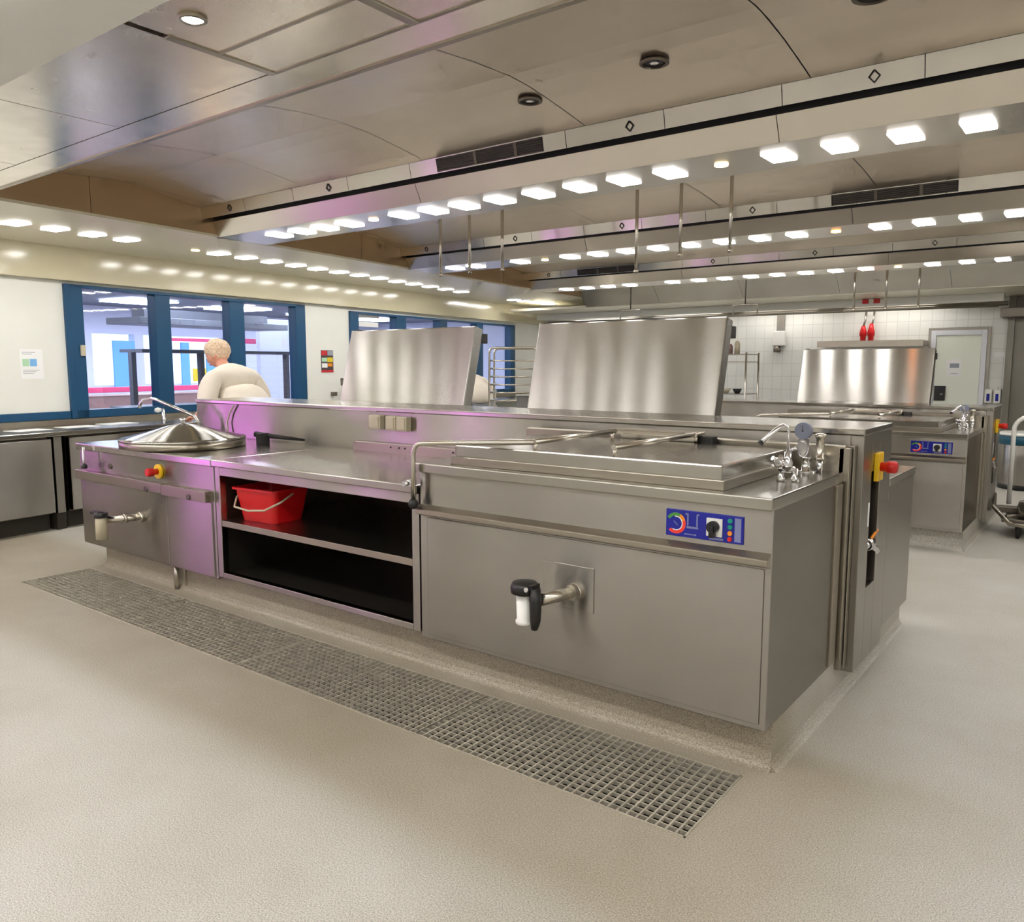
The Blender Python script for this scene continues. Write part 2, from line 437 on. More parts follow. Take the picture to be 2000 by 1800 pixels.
# flat polished cassettes nearest the camera
mb = MB()
for a, b in ((-5.0, -3.9), (-3.894, -2.8), (-2.794, -1.70), (-1.668, -.99), (-.95, .3), (.304, 1.6), (1.604, 2.9), (2.904, 5)):
    mb.box(a, b, -1.2, -.622, 2.43, 2.46)
mb.box(-5.0, 5, -.616, -.44, 2.43, 2.46)
struct('trim_7', mb, M['ceil'])
mb = MB()                                              # bright cassette frames and front lip
mb.box(-1.70, -1.668, -1.03, -.616, 2.425, 2.45); mb.box(-1.70, -.95, -.85, -.835, 2.426, 2.45)
mb.box(-.99, -.95, -1.2, -.616, 2.425, 2.45); mb.box(-1.70, 5, -.622, -.606, 2.426, 2.45)
mb.box(-5.0, 5, -.455, -.43, 2.424, 2.52)
struct('trim_8', mb, M['edge'], .003)
mb = MB(); mb.box(-5.0, 5, -6.0, -1.2, 2.40, 2.46); struct('trim_9', mb, M['white'])

def vault(n, prof, x1=5.0):
    """bent steel ceiling sheets between two light channels, laid in lengths with open joints"""
    mb = MB()
    pm = sum(p[0] for p in prof)/len(prof)
    xs = [edge(pm)+.02]
    while xs[-1] < x1: xs.append(xs[-1]+1.18)
    for a, b in zip(xs[:-1], xs[1:]):
        a += .003; b -= .003
        k = len(prof)
        vs = [(a, y, z) for y, z in prof]+[(b, y, z) for y, z in prof]
        mb.faces(vs, [(i, i+1, k+i+1, k+i) for i in range(k-1)])
        if a == xs[0]+.003:
            vs = [(edge(y)-.02, y, z) for y, z in prof]+[(a-.003, y, z) for y, z in prof]
            mb.faces(vs, [(i, i+1, k+i+1, k+i) for i in range(k-1)])
    o = struct('trim_%d' % n, mb, M['vault'], weld=False)
    for p in o.data.polygons: p.use_smooth = False
    return o
VP = [(-.43, 2.50), (-.40, 2.57), (-.28, 2.63), (.0, 2.672), (.30, 2.70), (.58, 2.714), (.72, 2.708), (.90, 2.69), (1.08, 2.665), (1.242, 2.64)]
vault(10, VP)
for n, dy in ((11, 2.57), (12, 5.34)):
    f = (1.242+dy-(1.92+dy-(2.57 if n == 11 else 2.77)))/(1.242+.43)
    y0 = 1.92+dy-(2.57 if n == 11 else 2.77)
    vault(n, [(y0+(y+.43)*f, z) for y, z in VP])
vault(13, [(7.25, 2.50), (7.28, 2.57), (7.5, 2.63), (8.05, 2.66), (8.2, 2.64)])
mb = MB()
xs = [edge(8.3)+.0]
while xs[-1] < 5: xs.append(xs[-1]+1.3)
for a, b in zip(xs[:-1], xs[1:]): mb.prism([(8.2, 2.64), (8.55, 2.30), (8.57, 2.32), (8.22, 2.66)], a+.003, b-.003, 'X')
struct('trim_14', mb, M['filter'])
mb = MB(); mb.box(-7.6, 5, 8.55, 10.2, 2.29, 2.33); struct('trim_15', mb, M['soffit'])

def channel(name, dy, label, grille, y_shift=0):
    """one light channel: light box with fascia, dark exhaust slot, sloping filter panels"""
    root = thing(name, label, 'ventilation channel', (0, 1.67+dy, 2.43))
    B = Vector((0, 1.67+dy, 2.43))
    def bld(mb, nm, m, par=root, bev=0):
        for v in mb.bm.verts: v.co -= B
        return mb.build(nm, m, par, bev)
    x0, x1 = edge(1.67+dy)-.01, 5.0
    y = dy
    mb = MB(); mb.prism([(1.42+y, 2.43), (1.92+y, 2.43), (1.92+y, 2.50), (1.88+y, 2.52), (1.44+y, 2.52)], x0, x1)
    bld(mb, 'light_box', M['fascia'], bev=.003)
    xs = [x0]
    while xs[-1] < x1: xs.append(xs[-1]+2.36)
    for a, b in zip(xs[:-1], xs[1:]):
        mb = MB(); mb.prism([(1.418+y, 2.432), (1.36+y, 2.545), (1.372+y, 2.55), (1.43+y, 2.44)], a+.002, min(b, x1)-.002)
        bld(mb, 'fascia', M['fascia'])
    mb = MB(); mb.prism([(1.375+y, 2.545), (1.40+y, 2.60), (1.28+y, 2.63), (1.284+y, 2.562), (1.29+y, 2.60), (1.37+y, 2.585)], x0, x1)
    bld(mb, 'exhaust_slot', M['black'])
    xs = [x0+.06]
    while xs[-1] < x1: xs.append(xs[-1]+.59)
    for i, (a, b) in enumerate(zip(xs[:-1], xs[1:])):
        mb = MB(); mb.prism([(1.248+y, 2.64), (1.268+y, 2.552), (1.285+y, 2.556), (1.265+y, 2.645)], a+.002, b-.002)
        fp = bld(mb, 'filter_panel', M['filter'])
        if i % 2 == 0 and not (grille[0]-.3 < (a+b)/2 < grille[1]+.1):
            c = (a+b)/2+.1; r = .022
            pts = [(c, 1.2525+y, 2.62), (c+r, 1.258+y, 2.596), (c, 1.2635+y, 2.572), (c-r, 1.258+y, 2.596), (c, 1.2525+y, 2.62)]
            mb = MB(); mb.tube([(p[0], p[1]-.005, p[2]-.001) for p in pts], .0035, 6)
            for v in mb.bm.verts: v.co -= B
            mb.build('pull_handle', M['rubber'], fp)
    g0, g1 = grille
    mb = MB(); mb.prism([(1.2475+y, 2.633), (1.2645+y, 2.558), (1.275+y, 2.56), (1.258+y, 2.636)], g0, g1)
    k = g0
    gp = bld(mb, 'grille', M['black'])
    mb = MB()
    for j in range(6):
        yy = 1.2475+j*.003; zz = 2.625-j*.0128
        mb.box(g0+.01, g1-.01, yy+y-.002, yy+.006+y, zz-.001, zz+.002)
    for xx in [g0+.3*(q+1) for q in range(int((g1-g0)/.3))]: mb.prism([(1.244+y, 2.633), (1.261+y, 2.557), (1.27+y, 2.56), (1.253+y, 2.636)], xx, xx+.02)
    for v in mb.bm.verts: v.co -= B
    mb.build('louvre', M['dark_steel'], gp)
    return root
channel('ventilation_channel', 0, 'nearest stainless light channel with sloping filter panels above the front cooking island', (-2.6, -1.8))
channel('ventilation_channel', 2.57, 'middle stainless light channel with a long dark grille towards its right end', (-.97, -.13))
channel('ventilation_channel', 5.35, 'furthest stainless light channel in front of the tiled back wall', (-5.0, -4.15))

# LED panels set in the channels and the soffit
def led(name, x, y, w, d, rz=0):
    mb = MB(); mb.box(-w/2, w/2, -d/2, d/2, -.006, .004)
    return mb.build(name, M['led'], None, .002, (x, y, 2.43), rz)
L1 = [.571+.3*i for i in range(1, 9)]+[.271, -.023, -.32, -.617, -1.223, -1.517, -1.818, -2.122, -2.428, -2.732, -3.014, -3.301, -3.876, -4.16, -4.436, -4.728]
L2 = [.5+.32*i for i in range(8)]+[.179, -.102, -.407, -.713, -1.349, -1.656, -1.97, -2.292, -2.603, -2.924, -3.243, -3.56, -4.173, -4.77, -5.065]
L3 = [.46+.32*i for i in range(6)]+[.13, -.188, -.505, -.825, -1.487, -1.811, -2.141, -2.471, -2.791, -3.125, -3.459, -3.821, -4.438, -4.771, -5.106, -5.443]
for L, y, lab, grp in ((L1, 1.67, 'square white LED panel in the underside of the nearest light channel', 'LED panels of the nearest channel'),
                       (L2, 4.23, 'square white LED panel in the underside of the middle light channel', 'LED panels of the middle channel'),
                       (L3, 7.02, 'square white LED panel in the underside of the furthest light channel', 'LED panels of the furthest channel')):
    a0 = None
    for x in L:
        if a0 is None:
            a0 = led('led_panel', x, y, .125, .19); tag(a0, lab, 'ceiling light', grp)
        else: dup(a0, (x, y, 2.43))
SOF = [(-5.834, .123), (-5.864, .415), (-5.909, .722), (-5.951, 1.027), (-6.089, 1.989), (-6.137, 2.32), (-6.203, 2.668), (-6.25, 3.007), (-6.319, 3.358),
       (-6.359, 3.698), (-6.41, 4.054), (-6.476, 4.428), (-6.561, 4.818), (-6.617, 5.18), (-6.683, 5.562), (-6.763, 5.962), (-6.85, 6.389),
       (-7.12, 8.011), (-7.13, 8.296), (-7.15, 8.685), (-7.183, 9.078)]
SOF = [(-5.79+.05*i, -.19-.31*i) for i in range(12)]+SOF
a0 = None
for x, y in SOF:
    if a0 is None:
        a0 = led('led_panel', x, y, .19, .125, TH)
        tag(a0, 'small white LED panel in the white soffit above the window wall', 'ceiling light', 'LED panels in the window soffit')
    else: dup(a0, (x, y, 2.43))
for yr, lab, grp in ((-1.62, 'square white LED panel in the ceiling strip over the camera', 'LED panels over the camera'), (-4.3, 'square white LED panel in the ceiling strip behind the camera', 'LED panels behind the camera')):
    a0 = None
    for i in range(32):
        x = -4.7+.3*i
        if i in (7, 18, 26): continue
        if a0 is None:
            mb = MB(); mb.box(-.07, .07, -.1, .1, -.006, .004); a0 = tag(mb.build('led_panel', M['led'], None, .002, (x, yr, 2.40)), lab, 'ceiling light', grp)
        else: dup(a0, (x, yr, 2.40))
# warm round spots in the gaps of the channel rows
def spot(x, y, lab, m='spot'):
    mb = MB(); mb.lathe([(.036, .004), (.036, -.006), (.004, -.006)], seg=16)
    return tag(mb.build('spotlight', M[m], None, 0, (x, y, 2.43)), lab, 'spotlight')
spot(-.917, 1.65, 'warm round spotlight filling a gap in the nearest LED row')
spot(-3.58, 1.64, 'warm round spotlight in the left half of the nearest channel')
spot(-1.04, 4.23, 'orange round heat spot filling the gap in the right half of the middle LED row', 'heat')
spot(-1.155, 7.0, 'warm round spotlight filling a gap in the furthest LED row')
spot(-3.87, 4.24, 'warm round spotlight at the left end of the middle LED row')
spot(-6.05, 1.72, 'warm round spotlight filling the gap in the soffit LED row')

def downlight(x, y, z, r, lit, label):
    root = thing('downlight', label, 'downlight', (x, y, z))
    mb = MB(); mb.lathe([(r*1.25, .0), (r*1.25, -.008), (r, -.012), (r*.95, .01)], seg=28)
    mb.build('trim_ring', M['edge'] if lit else M['dark_steel'], root)
    mb = MB(); mb.lathe([(r*.92, .012), (r*.92, -.006), (r*.5, -.013 if lit else -.004), (.004, -.015 if lit else -.003)], seg=24)
    mb.build('lamp', M['lampw'] if lit else M['black'], root)
    if not lit:
        mb = MB(); mb.lathe([(r*.42, -.002), (r*.42, -.009), (.006, -.011)], seg=14); mb.build('lens', M['chrome'], root)
    return root
downlight(-1.485, -1.055, 2.43, .035, True, 'lit round downlight in the polished ceiling at the upper left')
downlight(-1.60, .86, 2.69, .05, False, 'leftmost of the three unlit dark downlights in the near vault')
downlight(-.875, .79, 2.694, .052, False, 'middle of the three unlit dark downlights in the near vault')
downlight(.045, .70, 2.70, .058, False, 'large unlit downlight near the upper right corner, closest to the camera')

# hanging tubes behind the channels
def rod(x, y, z0, z1, label, group):
    mb = MB(); mb.tube([(0, 0, 0), (0, 0, z1-z0)], .0125, 8)
    mb.lathe([(.018, 0), (.018, .02), (.0125, .025)], seg=10)
    return tag(mb.build('hanging_tube', M['tube'], None, 0, (x, y, z0)), label, 'hanging tube', group)
for xs_, y, z0, z1, g in (((-4.07, -3.73, -3.37), 2.9, 2.165, 2.71, 'left'), ((-2.10, -1.745, -1.37), 2.9, 2.06, 2.71, 'middle'), ((-1.80, -1.44, -1.09), 7.8, 2.03, 2.65, 'right')):
    for x, w in zip(xs_, ('left', 'middle', 'right')):
        zz = z0+(.09 if g == 'middle' and w != 'left' else 0)
        rod(x, y, zz, z1, '%s tube of the three thin steel tubes hanging %s' % (w, {'left': 'above the left open lid', 'middle': 'above the right open lid', 'right': 'before the red power plugs'}[g]), None)

# ------------------------------------------------------------------ floor grating
root = thing('floor_grating', 'long galvanised steel floor grating in front of the cooking island', 'floor grating', ((GX0+GX1)/2, (GY0+GY1)/2, 0))
B = Vector(root.location)
def bl(mb, nm, m, par, bev=0, base=None):
    b = base if base is not None else B
    for v in mb.bm.verts: v.co -= b
    return mb.build(nm, m, par, bev)
mb = MB()
e = .014
mb.box(GX0, GX1, GY0, GY0+.006, -.03, .003); mb.box(GX0, GX1, GY1-.006, GY1, -.03, .003)
mb.box(GX0, GX0+.006, GY0, GY1, -.03, .003); mb.box(GX1-.006, GX1, GY0, GY1, -.03, .003)
bl(mb, 'frame', M['grate'], root)
mb = MB()
ny = 14
for i in range(1, ny):
    y = GY0+(GY1-GY0)*i/ny; mb.box(GX0+.006, GX1-.006, y-.002, y+.002, -.012, .001)
nx = 138
for i in range(1, nx):
    x = GX0+(GX1-GX0)*i/nx; mb.box(x-.003, x+.003, GY0+.006, GY1-.006, -.009, .002)
for q in (.26, .51, .76):
    x = GX0+(GX1-GX0)*q; mb.box(x-.006, x+.006, GY0, GY1, -.026, .002)
bl(mb, 'bar_grid', M['grate'], root)
mb = MB()
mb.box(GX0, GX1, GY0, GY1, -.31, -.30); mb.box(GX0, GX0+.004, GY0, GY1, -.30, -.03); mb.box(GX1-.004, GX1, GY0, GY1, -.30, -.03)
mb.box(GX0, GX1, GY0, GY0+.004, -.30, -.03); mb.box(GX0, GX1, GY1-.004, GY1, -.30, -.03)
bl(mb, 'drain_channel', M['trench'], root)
# ------------------------------------------------------------------ front cooking island
def TB(root):
    b = Vector(root.location)
    def f(mb, nm, m, par=None, bev=0, label=None):
        for v in mb.bm.verts: v.co -= b
        o = mb.build(nm, m, par or root, bev)
        if label: o['label'] = label
        return o
    return f

# rectangular boiling kettle (right end of the island)
kt = thing('boiling_kettle', 'rectangular steel boiling kettle at the right front end of the near island', 'cooking kettle', (-.79, .4, 0))
f = TB(kt)
KX = -1.573
mb = MB(); mb.box(KX+.004, 0, 0, .78, .16, .91)
body = f(mb, 'body', M['front'], bev=.004)
mb = MB(); mb.prism([(.002, .768), (-.030, .748), (-.030, .726), (.002, .716)], KX+.006, -.004); f(mb, 'ledge', M['edge'], body, .003)
mb = MB(); mb.box(KX+.05, -.022, -.006, .004, .182, .712); f(mb, 'front_panel', M['front'], body, .003)
mb = MB(); mb.box(-.004, .008, .70, .775, .17, .905); mb.box(-.02, .022, .795, .825, .13, 1.045); mb.box(-.02, .026, .845, .88, .12, 1.05); f(mb, 'corner_strip', M['edge'], body, .003)
mb = MB(); mb.box(KX-.012, .002, -.02, .795, .908, .95); ct = f(mb, 'countertop', M['top'], bev=.005)
mb = MB(); mb.box(KX, .004, .795, .845, .90, 1.055); f(mb, 'splashback', M['edge'], ct, .006)
mb = MB()                                              # raised rim of the basin
mb.box(-1.42, -.185, .035, .05, .95, .985); mb.box(-1.42, -.185, .73, .745, .95, .985); mb.box(-1.42, -1.405, .05, .73, .95, .985); mb.box(-.2, -.185, .05, .73, .95, .985)
f(mb, 'basin_rim', M['edge'], ct, .003)
mb = MB(); mb.box(-1.405, -.2, .05, .73, .972, 1.035); ld = f(mb, 'lid', M['top'], bev=.006)
mb = MB()
mb.tube([(-.985, .05, 1.07), (-.968, .66, 1.075)], .011); mb.tube([(-.622, .05, 1.07), (-.606, .78, 1.075)], .011)
mb.tube([(-.985, .06, 1.03), (-.985, .06, 1.07)], .009); mb.tube([(-.622, .06, 1.03), (-.622, .06, 1.07)], .009)
mb.tube([(-.97, .64, 1.03), (-.97, .64, 1.075)], .009); mb.tube([(-.607, .74, 1.03), (-.607, .74, 1.075)], .009)
f(mb, 'lid_arm', M['tube'], ld)
mb = MB(); mb.prism([(.70, 1.06), (.80, 1.065), (.80, 1.082), (.71, 1.08)], -1.02, -.59); mb.box(-1.0, -.62, .765, .80, 1.03, 1.065); f(mb, 'hinge_cover', M['tube'], ld, .004)
mb = MB(); mb.box(-.585, -.53, .74, .79, 1.0, 1.065); mb.lathe([(.02, -.01), (.02, .07)], (-.6, .765, 1.045), 'X', 14); f(mb, 'hinge_bracket', M['rubber'], ld, .004)
hp = [(-1.565, -.045, .79), (-1.563, -.045, .96)]+arc((-1.508, -.045, .985), .055, PI, PI/2, 6)+[(-1.40, -.022, 1.047), (-.985, .055, 1.068)]
mb = MB(); mb.tube(hp, .011, 12); hd = f(mb, 'lid_handle', M['tube'])
mb = MB(); mb.lathe([(.004, -.023), (.016, -.018), (.023, -.006), (.023, .006), (.016, .018), (.006, .023)], (-1.565, -.045, .772), 'Z', 18); f(mb, 'knob', M['black'], hd)
mb = MB(); mb.box(-1.615, -1.585, -.035, -.005, .845, .875); mb.lathe([(.012, -.05), (.012, .0)], (-1.60, -.02, .86), 'Y', 12); f(mb, 'lid_catch', M['chrome'])
# control panel with printed dial, vessel sign, switch and lamps
def control_panel(f, par, dx=0):
    mb = MB(); mb.box(-.376+dx, -.096+dx, -.005, .002, .783, .877); cp = f(mb, 'control_panel', M['panel_blue'], None, .002)
    def ringpart(a0, a1, m, nm, r0=.026, r1=.037, n=14):
        mb = MB(); c = (-.338+dx, .829)
        pin = [(c[0]+r0*math.cos(a0+(a1-a0)*i/n), c[1]+r0*math.sin(a0+(a1-a0)*i/n)) for i in range(n+1)]
        po = [(c[0]+r1*math.cos(a0+(a1-a0)*i/n), c[1]+r1*math.sin(a0+(a1-a0)*i/n)) for i in range(n+1)]
        for i in range(n):
            mb.prism([pin[i], pin[i+1], po[i+1], po[i]], -.0062, -.004, 'Y')
        f(mb, nm, m, cp)
    ringpart(math.radians(62), math.radians(150), M['green'], 'dial_scale')
    ringpart(math.radians(20), math.radians(62), M['orange'], 'dial_scale')
    ringpart(math.radians(-135), math.radians(20), M['panel_red'], 'dial_scale')
    ringpart(math.radians(-120), math.radians(100), M['white_pl'], 'dial_scale', .0225, .0255)
    mb = MB(); mb.tube([(-.346+dx, -.006, .836), (-.330+dx, -.006, .822)], .0016, 6); f(mb, 'dial_pointer', M['panel_grey'], cp)
    mb = MB()                                          # vessel sign
    mb.box(-.296+dx, -.291+dx, -.0062, -.004, .825, .866); mb.box(-.262+dx, -.257+dx, -.0062, -.004, .825, .866); mb.box(-.298+dx, -.255+dx, -.0062, -.004, .816, .823)
    mb.box(-.303+dx, -.292+dx, -.0062, -.004, .862, .868); mb.box(-.261+dx, -.252+dx, -.0062, -.004, .862, .868)
    mb.box(-.305+dx, -.275+dx, -.0062, -.004, .793, .797); mb.box(-.272+dx, -.262+dx, -.0062, -.004, .792, .798)
    f(mb, 'printed_sign', M['panel_grey'], cp)
    mb = MB(); mb.box(-.224+dx, -.168+dx, -.012, -.004, .800, .862); f(mb, 'switch_plate', M['white_pl'], cp, .002)
    mb = MB(); mb.lathe([(.020, -.034), (.021, -.012)], (-.196+dx, 0, .834), 'Y', 18); mb.box(-.204+dx, -.188+dx, -.040, -.012, .800, .842); f(mb, 'rotary_knob', M['black'], cp, .002)
    for z, m in ((.859, 'teal'), (.838, 'teal'), (.817, 'orange'), (.797, 'redsw')):
        mb = MB(); mb.lathe([(.0075, -.010), (.0085, -.004)], (-.142+dx, 0, z), 'Y', 14); f(mb, 'indicator_lamp', M[m], cp)
    mb = MB(); mb.box(-.126+dx, -.104+dx, -.0062, -.004, .790, .870); mb.box(-.215+dx, -.165+dx, -.0062, -.004, .788, .795); f(mb, 'printed_legend', M['panel_grey'], cp)
control_panel(f, kt)
# drain valve
mb = MB(); mb.box(-.90, -.665, -.010, -.004, .44, .615); vp = f(mb, 'valve_plate', M['front'], None, .002)
mb = MB(); mb.tube([(-.745, -.005, .515), (-.835, -.15, .492)], .024, 14); mb.lathe([(.034, -.03), (.034, .0)], (-.745, .0, .515), 'Y', 16); f(mb, 'drain_pipe', M['tube'])
mb = MB(); mb.lathe([(.030, .40), (.034, .405), (.034, .415), (.029, .42), (.033, .522)], (-.877, -.16, 0), 'Z', 22); dv = f(mb, 'drain_valve', M['white_pl'])
mb = MB(); mb.lathe([(.036, .515), (.052, .522), (.054, .545), (.046, .562), (.01, .568)], (-.877, -.16, 0), 'Z', 24); f(mb, 'valve_cap', M['black'], dv)
mb = MB(); mb.tube([(-.818, -.175, .55), (-.812, -.18, .50), (-.812, -.18, .43), (-.818, -.178, .395)], [.022, .023, .021, .013], 12); mb.box(-.87, -.82, -.19, -.14, .535, .562); f(mb, 'valve_handle', M['black'], dv)
mb = MB(); mb.lathe([(.009, -.206), (.009, -.198)], (-.838, 0, .548), 'Y', 12); f(mb, 'rivet', M['chrome'], dv)

# open shelf cabinet between the two kettles
sc = thing('shelf_cabinet', 'open steel cabinet with one middle shelf between the two front kettles', 'open cabinet', (-2.365, .43, 0))
f = TB(sc)
A, Bx = -3.158, -1.577
mb = MB()
mb.box(A, A+.045, 0, .04, .178, .81); mb.box(Bx-.045, Bx, 0, .04, .178, .81); mb.box(A+.045, Bx-.045, 0, .04, .178, .208); mb.box(A+.045, Bx-.045, 0, .04, .762, .81)
f(mb, 'face_frame', M['front'], None, .003)
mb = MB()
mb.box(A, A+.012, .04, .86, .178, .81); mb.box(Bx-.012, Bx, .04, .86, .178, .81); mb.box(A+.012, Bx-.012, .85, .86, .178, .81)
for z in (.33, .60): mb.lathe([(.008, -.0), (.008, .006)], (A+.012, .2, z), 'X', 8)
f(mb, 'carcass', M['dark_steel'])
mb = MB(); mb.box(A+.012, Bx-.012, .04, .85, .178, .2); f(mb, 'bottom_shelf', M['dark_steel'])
mb = MB(); mb.box(A+.045, Bx-.045, .004, .03, .474, .508); mb.box(A+.013, Bx-.013, .03, .85, .496, .506); f(mb, 'middle_shelf', M['edge'], None, .002)
mb = MB(); mb.box(A-.002, Bx+.0, -.02, .86, .812, .849); wt = f(mb, 'worktop', M['top'], None, .005)
mb = MB(); mb.box(A+.2, Bx, .845, .88, .845, .905); up_ = f(mb, 'upstand', M['edge'], wt, .004)
for x in (-2.62, -2.5, -2.12, -2.0, -2.55): 
    mb = MB(); mb.lathe([(.006, -.003), (.006, .0)], (x, .845, .882), 'Y', 8); f(mb, 'screw', M['rubber'], wt)

# red bucket on the shelf
bk = thing('bucket', 'square red plastic bucket with grey handle on the middle shelf', 'bucket', (-2.92, .205, .507))
mb = MB()
def rsq(w, d, z, r=.03, n=4):
    pts = []
    for cx, cy, a0 in ((w/2-r, d/2-r, 0), (-w/2+r, d/2-r, PI/2), (-w/2+r, -d/2+r, PI), (w/2-r, -d/2+r, 1.5*PI)):
        for i in range(n+1): a = a0+PI/2*i/n; pts.append((cx+r*math.cos(a), cy+r*math.sin(a), z))
    return pts
rings = [rsq(.27, .21, 0), rsq(.33, .26, .175), rsq(.36, .29, .178), rsq(.36, .29, .19), rsq(.325, .255, .19), rsq(.265, .205, .01)]
vv = [[mb.bm.verts.new(p) for p in r] for r in rings]; n = len(vv[0])
for i in range(len(vv)-1):
    for k in range(n): mb.bm.faces.new([vv[i][k], vv[i][(k+1) % n], vv[i+1][(k+1) % n], vv[i+1][k]])
mb.bm.faces.new(vv[0][::-1]); mb.bm.faces.new(vv[-1])
mb.build('pail', M['red'], bk)
mb = MB(); mb.tube([(-.19, -.02, .165), (-.178, -.10, .125), (-.12, -.165, .085), (0, -.175, .075), (.12, -.165, .085), (.178, -.10, .125), (.19, -.02, .165)], .006, 8); mb.build('bail_handle', M['beige_pl'], bk)
bk.rotation_euler.z = .10

# round boiling kettle (left end)
rk = thing('round_kettle', 'steel boiling kettle with round domed lid at the left end of the near island', 'cooking kettle', (-3.97, .43, 0))
f = TB(rk)
LX, RX = -4.77, -3.162
mb = MB(); mb.box(LX, RX-.004, 0, .86, .16, .81); body = f(mb, 'body', M['front'], None, .004)
mb = MB(); mb.box(LX-.012, RX, -.02, .86, .808, .849); ct = f(mb, 'countertop', M['top'], None, .005)
mb = MB(); mb.box(LX+.01, -3.665, -.045, .004, .612, .672); f(mb, 'service_flap', M['edge'], body, .003)
mb = MB(); mb.box(-3.66, RX-.03, -.045, .004, .604, .668); f(mb, 'service_flap', M['edge'], body, .003)
mb = MB(); mb.box(LX+.01, -3.665, -.008, .004, .168, .608); f(mb, 'front_panel', M['front'], body, .002)
mb = MB(); mb.box(-3.66, RX-.03, -.008, .004, .168, .600); f(mb, 'front_panel', M['front'], body, .002)
for x, z in ((-3.83, .625), (-3.36, .622)):
    mb = MB(); mb.lathe([(.016, -.052), (.018, -.043)], (x, 0, z), 'Y', 14); f(mb, 'lock', M['dark_steel'], body)
mb = MB(); mb.lathe([(.018, -.006), (.018, .002)], (-4.35, 0, .72), 'Y', 14); f(mb, 'plug', M['dark_steel'], body)
mb = MB(); mb.tube([(-4.60, -.05, .835), (-4.60, -.055, .75), (-4.59, -.055, .715)], .008); lv = f(mb, 'lever', M['chrome'])
mb = MB(); mb.lathe([(.006, .69), (.018, .694), (.02, .71), (.012, .722)], (-4.59, -.055, 0), 'Z', 14); f(mb, 'lever_knob', M['black'], lv)
# lid
cx, cy, r = -3.99, .31, .385
mb = MB(); mb.lathe([(r-.02, .85), (r, .853), (r, .895), (r-.03, .9)], (cx, cy, 0), 'Z', 48); f(mb, 'kettle_rim', M['edge'], ct)
mb = MB(); mb.lathe([(r-.005, .893), (r+.004, .898), (r+.002, .908), (r-.03, .914), (r*.6, .945), (r*.25, .985), (r*.08, .998), (.004, 1.0)], (cx, cy, 0), 'Z', 56); rl = f(mb, 'lid', M['lid'])
mb = MB(); mb.lathe([(.012, .998), (.012, 1.012), (.02, 1.016), (.02, 1.028), (.006, 1.032)], (cx, cy, 0), 'Z', 16); f(mb, 'lid_vent', M['chrome'], rl)
mb = MB(); mb.box(cx+.30, cx+.35, cy+.34, cy+.41, .85, .925); mb.tube([(cx+.25, cy+.37, .915), (cx+.60, cy+.50, .885)], [.02, .008]); f(mb, 'hinge', M['rubber'])
# drain tap
mb = MB(); mb.tube([(-3.97, 0, .43), (-4.09, -.16, .42)], .022, 14); mb.lathe([(.033, -.03), (.033, .0)], (-3.97, 0, .43), 'Y', 16); mb.lathe([(.028, -.012), (.028, .012)], (-4.03, -.085, .425), 'Y', 14); f(mb, 'drain_pipe', M['tube'])
mb = MB(); mb.lathe([(.036, .30), (.036, .42), (.03, .44)], (-4.115, -.19, 0), 'Z', 22); dt = f(mb, 'drain_valve', M['beige_pl'])
mb = MB(); mb.lathe([(.04, .438), (.044, .446), (.04, .466)], (-4.115, -.19, 0), 'Z', 20); mb.box(-4.22, -4.115, -.21, -.17, .45, .47); f(mb, 'valve_handle', M['black'], dt, .003)
mb = MB(); mb.tube([(-3.69, .045, .005), (-3.69, .045, .17)], .016, 12); mb.box(-3.60, -3.585, .04, .055, .04, .17); f(mb, 'overflow_pipe', M['tube'])
mb = MB()
for z in (.30, .42, .62, .76): mb.lathe([(.02, -.03), (.02, .0)], (LX, .05, z), 'X', 12)
mb.box(LX-.018, LX, .02, .09, .28, .80); f(mb, 'side_bracket', M['edge'], body, .003)

# swivel tap of the round kettle
tp = thing('swivel_tap', 'long chrome swivel tap arching over the round lid at the left end', 'tap', (-4.56, .80, .849))
f = TB(tp)
mb = MB(); mb.lathe([(.03, .849), (.03, .87), (.02, .88), (.02, .93)], (-4.56, .8, 0), 'Z', 16); f(mb, 'base', M['chrome'])
a = [(-4.56, .80, .92), (-4.62, .77, 1.0), (-4.94, .66, 1.115), (-4.99, .645, 1.125), (-5.05, .62, 1.115), (-5.085, .61, 1.085), (-5.09, .605, 1.05)]
mb = MB(); mb.tube(a, .0125, 12); f(mb, 'spout', M['chrome'])

# service spine with end cover
sp = thing('service_spine', 'long steel service duct rising along the middle of the near island', 'service duct', (-2.36, 1.12, 0))
f = TB(sp)
mb = MB(); mb.box(LX, 0, .885, 1.36, .16, 1.095); f(mb, 'duct', M['front'], None, .004)
mb = MB(); mb.box(LX-.005, .055, .875, 1.37, 1.09, 1.118); f(mb, 'top_cover', M['top'], None, .006)
mb = MB()
def ez(y0, y1, z0, z1): mb.box(0, .052, y0, y1, z0, z1)
ez(.885, 1.03, .10, 1.09); ez(1.18, 1.365, .10, 1.09); ez(1.03, 1.18, .10, .43); ez(1.03, 1.18, .93, 1.09)
f(mb, 'end_cover', M['end'], None, .002)
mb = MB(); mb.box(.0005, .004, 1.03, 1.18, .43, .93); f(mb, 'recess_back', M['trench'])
mb = MB(); mb.tube([(.03, 1.06, .60), (.03, 1.2, .60)], .016, 12); mb.lathe([(.024, 1.10), (.03, 1.13), (.024, 1.16)], (.03, 0, .60), 'Y', 14); mb.tube([(.03, 1.16, .60), (.05, 1.2, .56)], .018, 12); pf = f(mb, 'pipe_fitting', M['chrome'])
mb = MB(); mb.tube([(.035, 1.13, .615), (.05, 1.2, .655)], .007, 8); f(mb, 'valve_lever', M['orange'], pf)
mb = MB(); mb.tube([(.02, 1.09, .435), (.02, 1.09, .93)], .018, 10); f(mb, 'riser_pipe', M['dark_steel'])
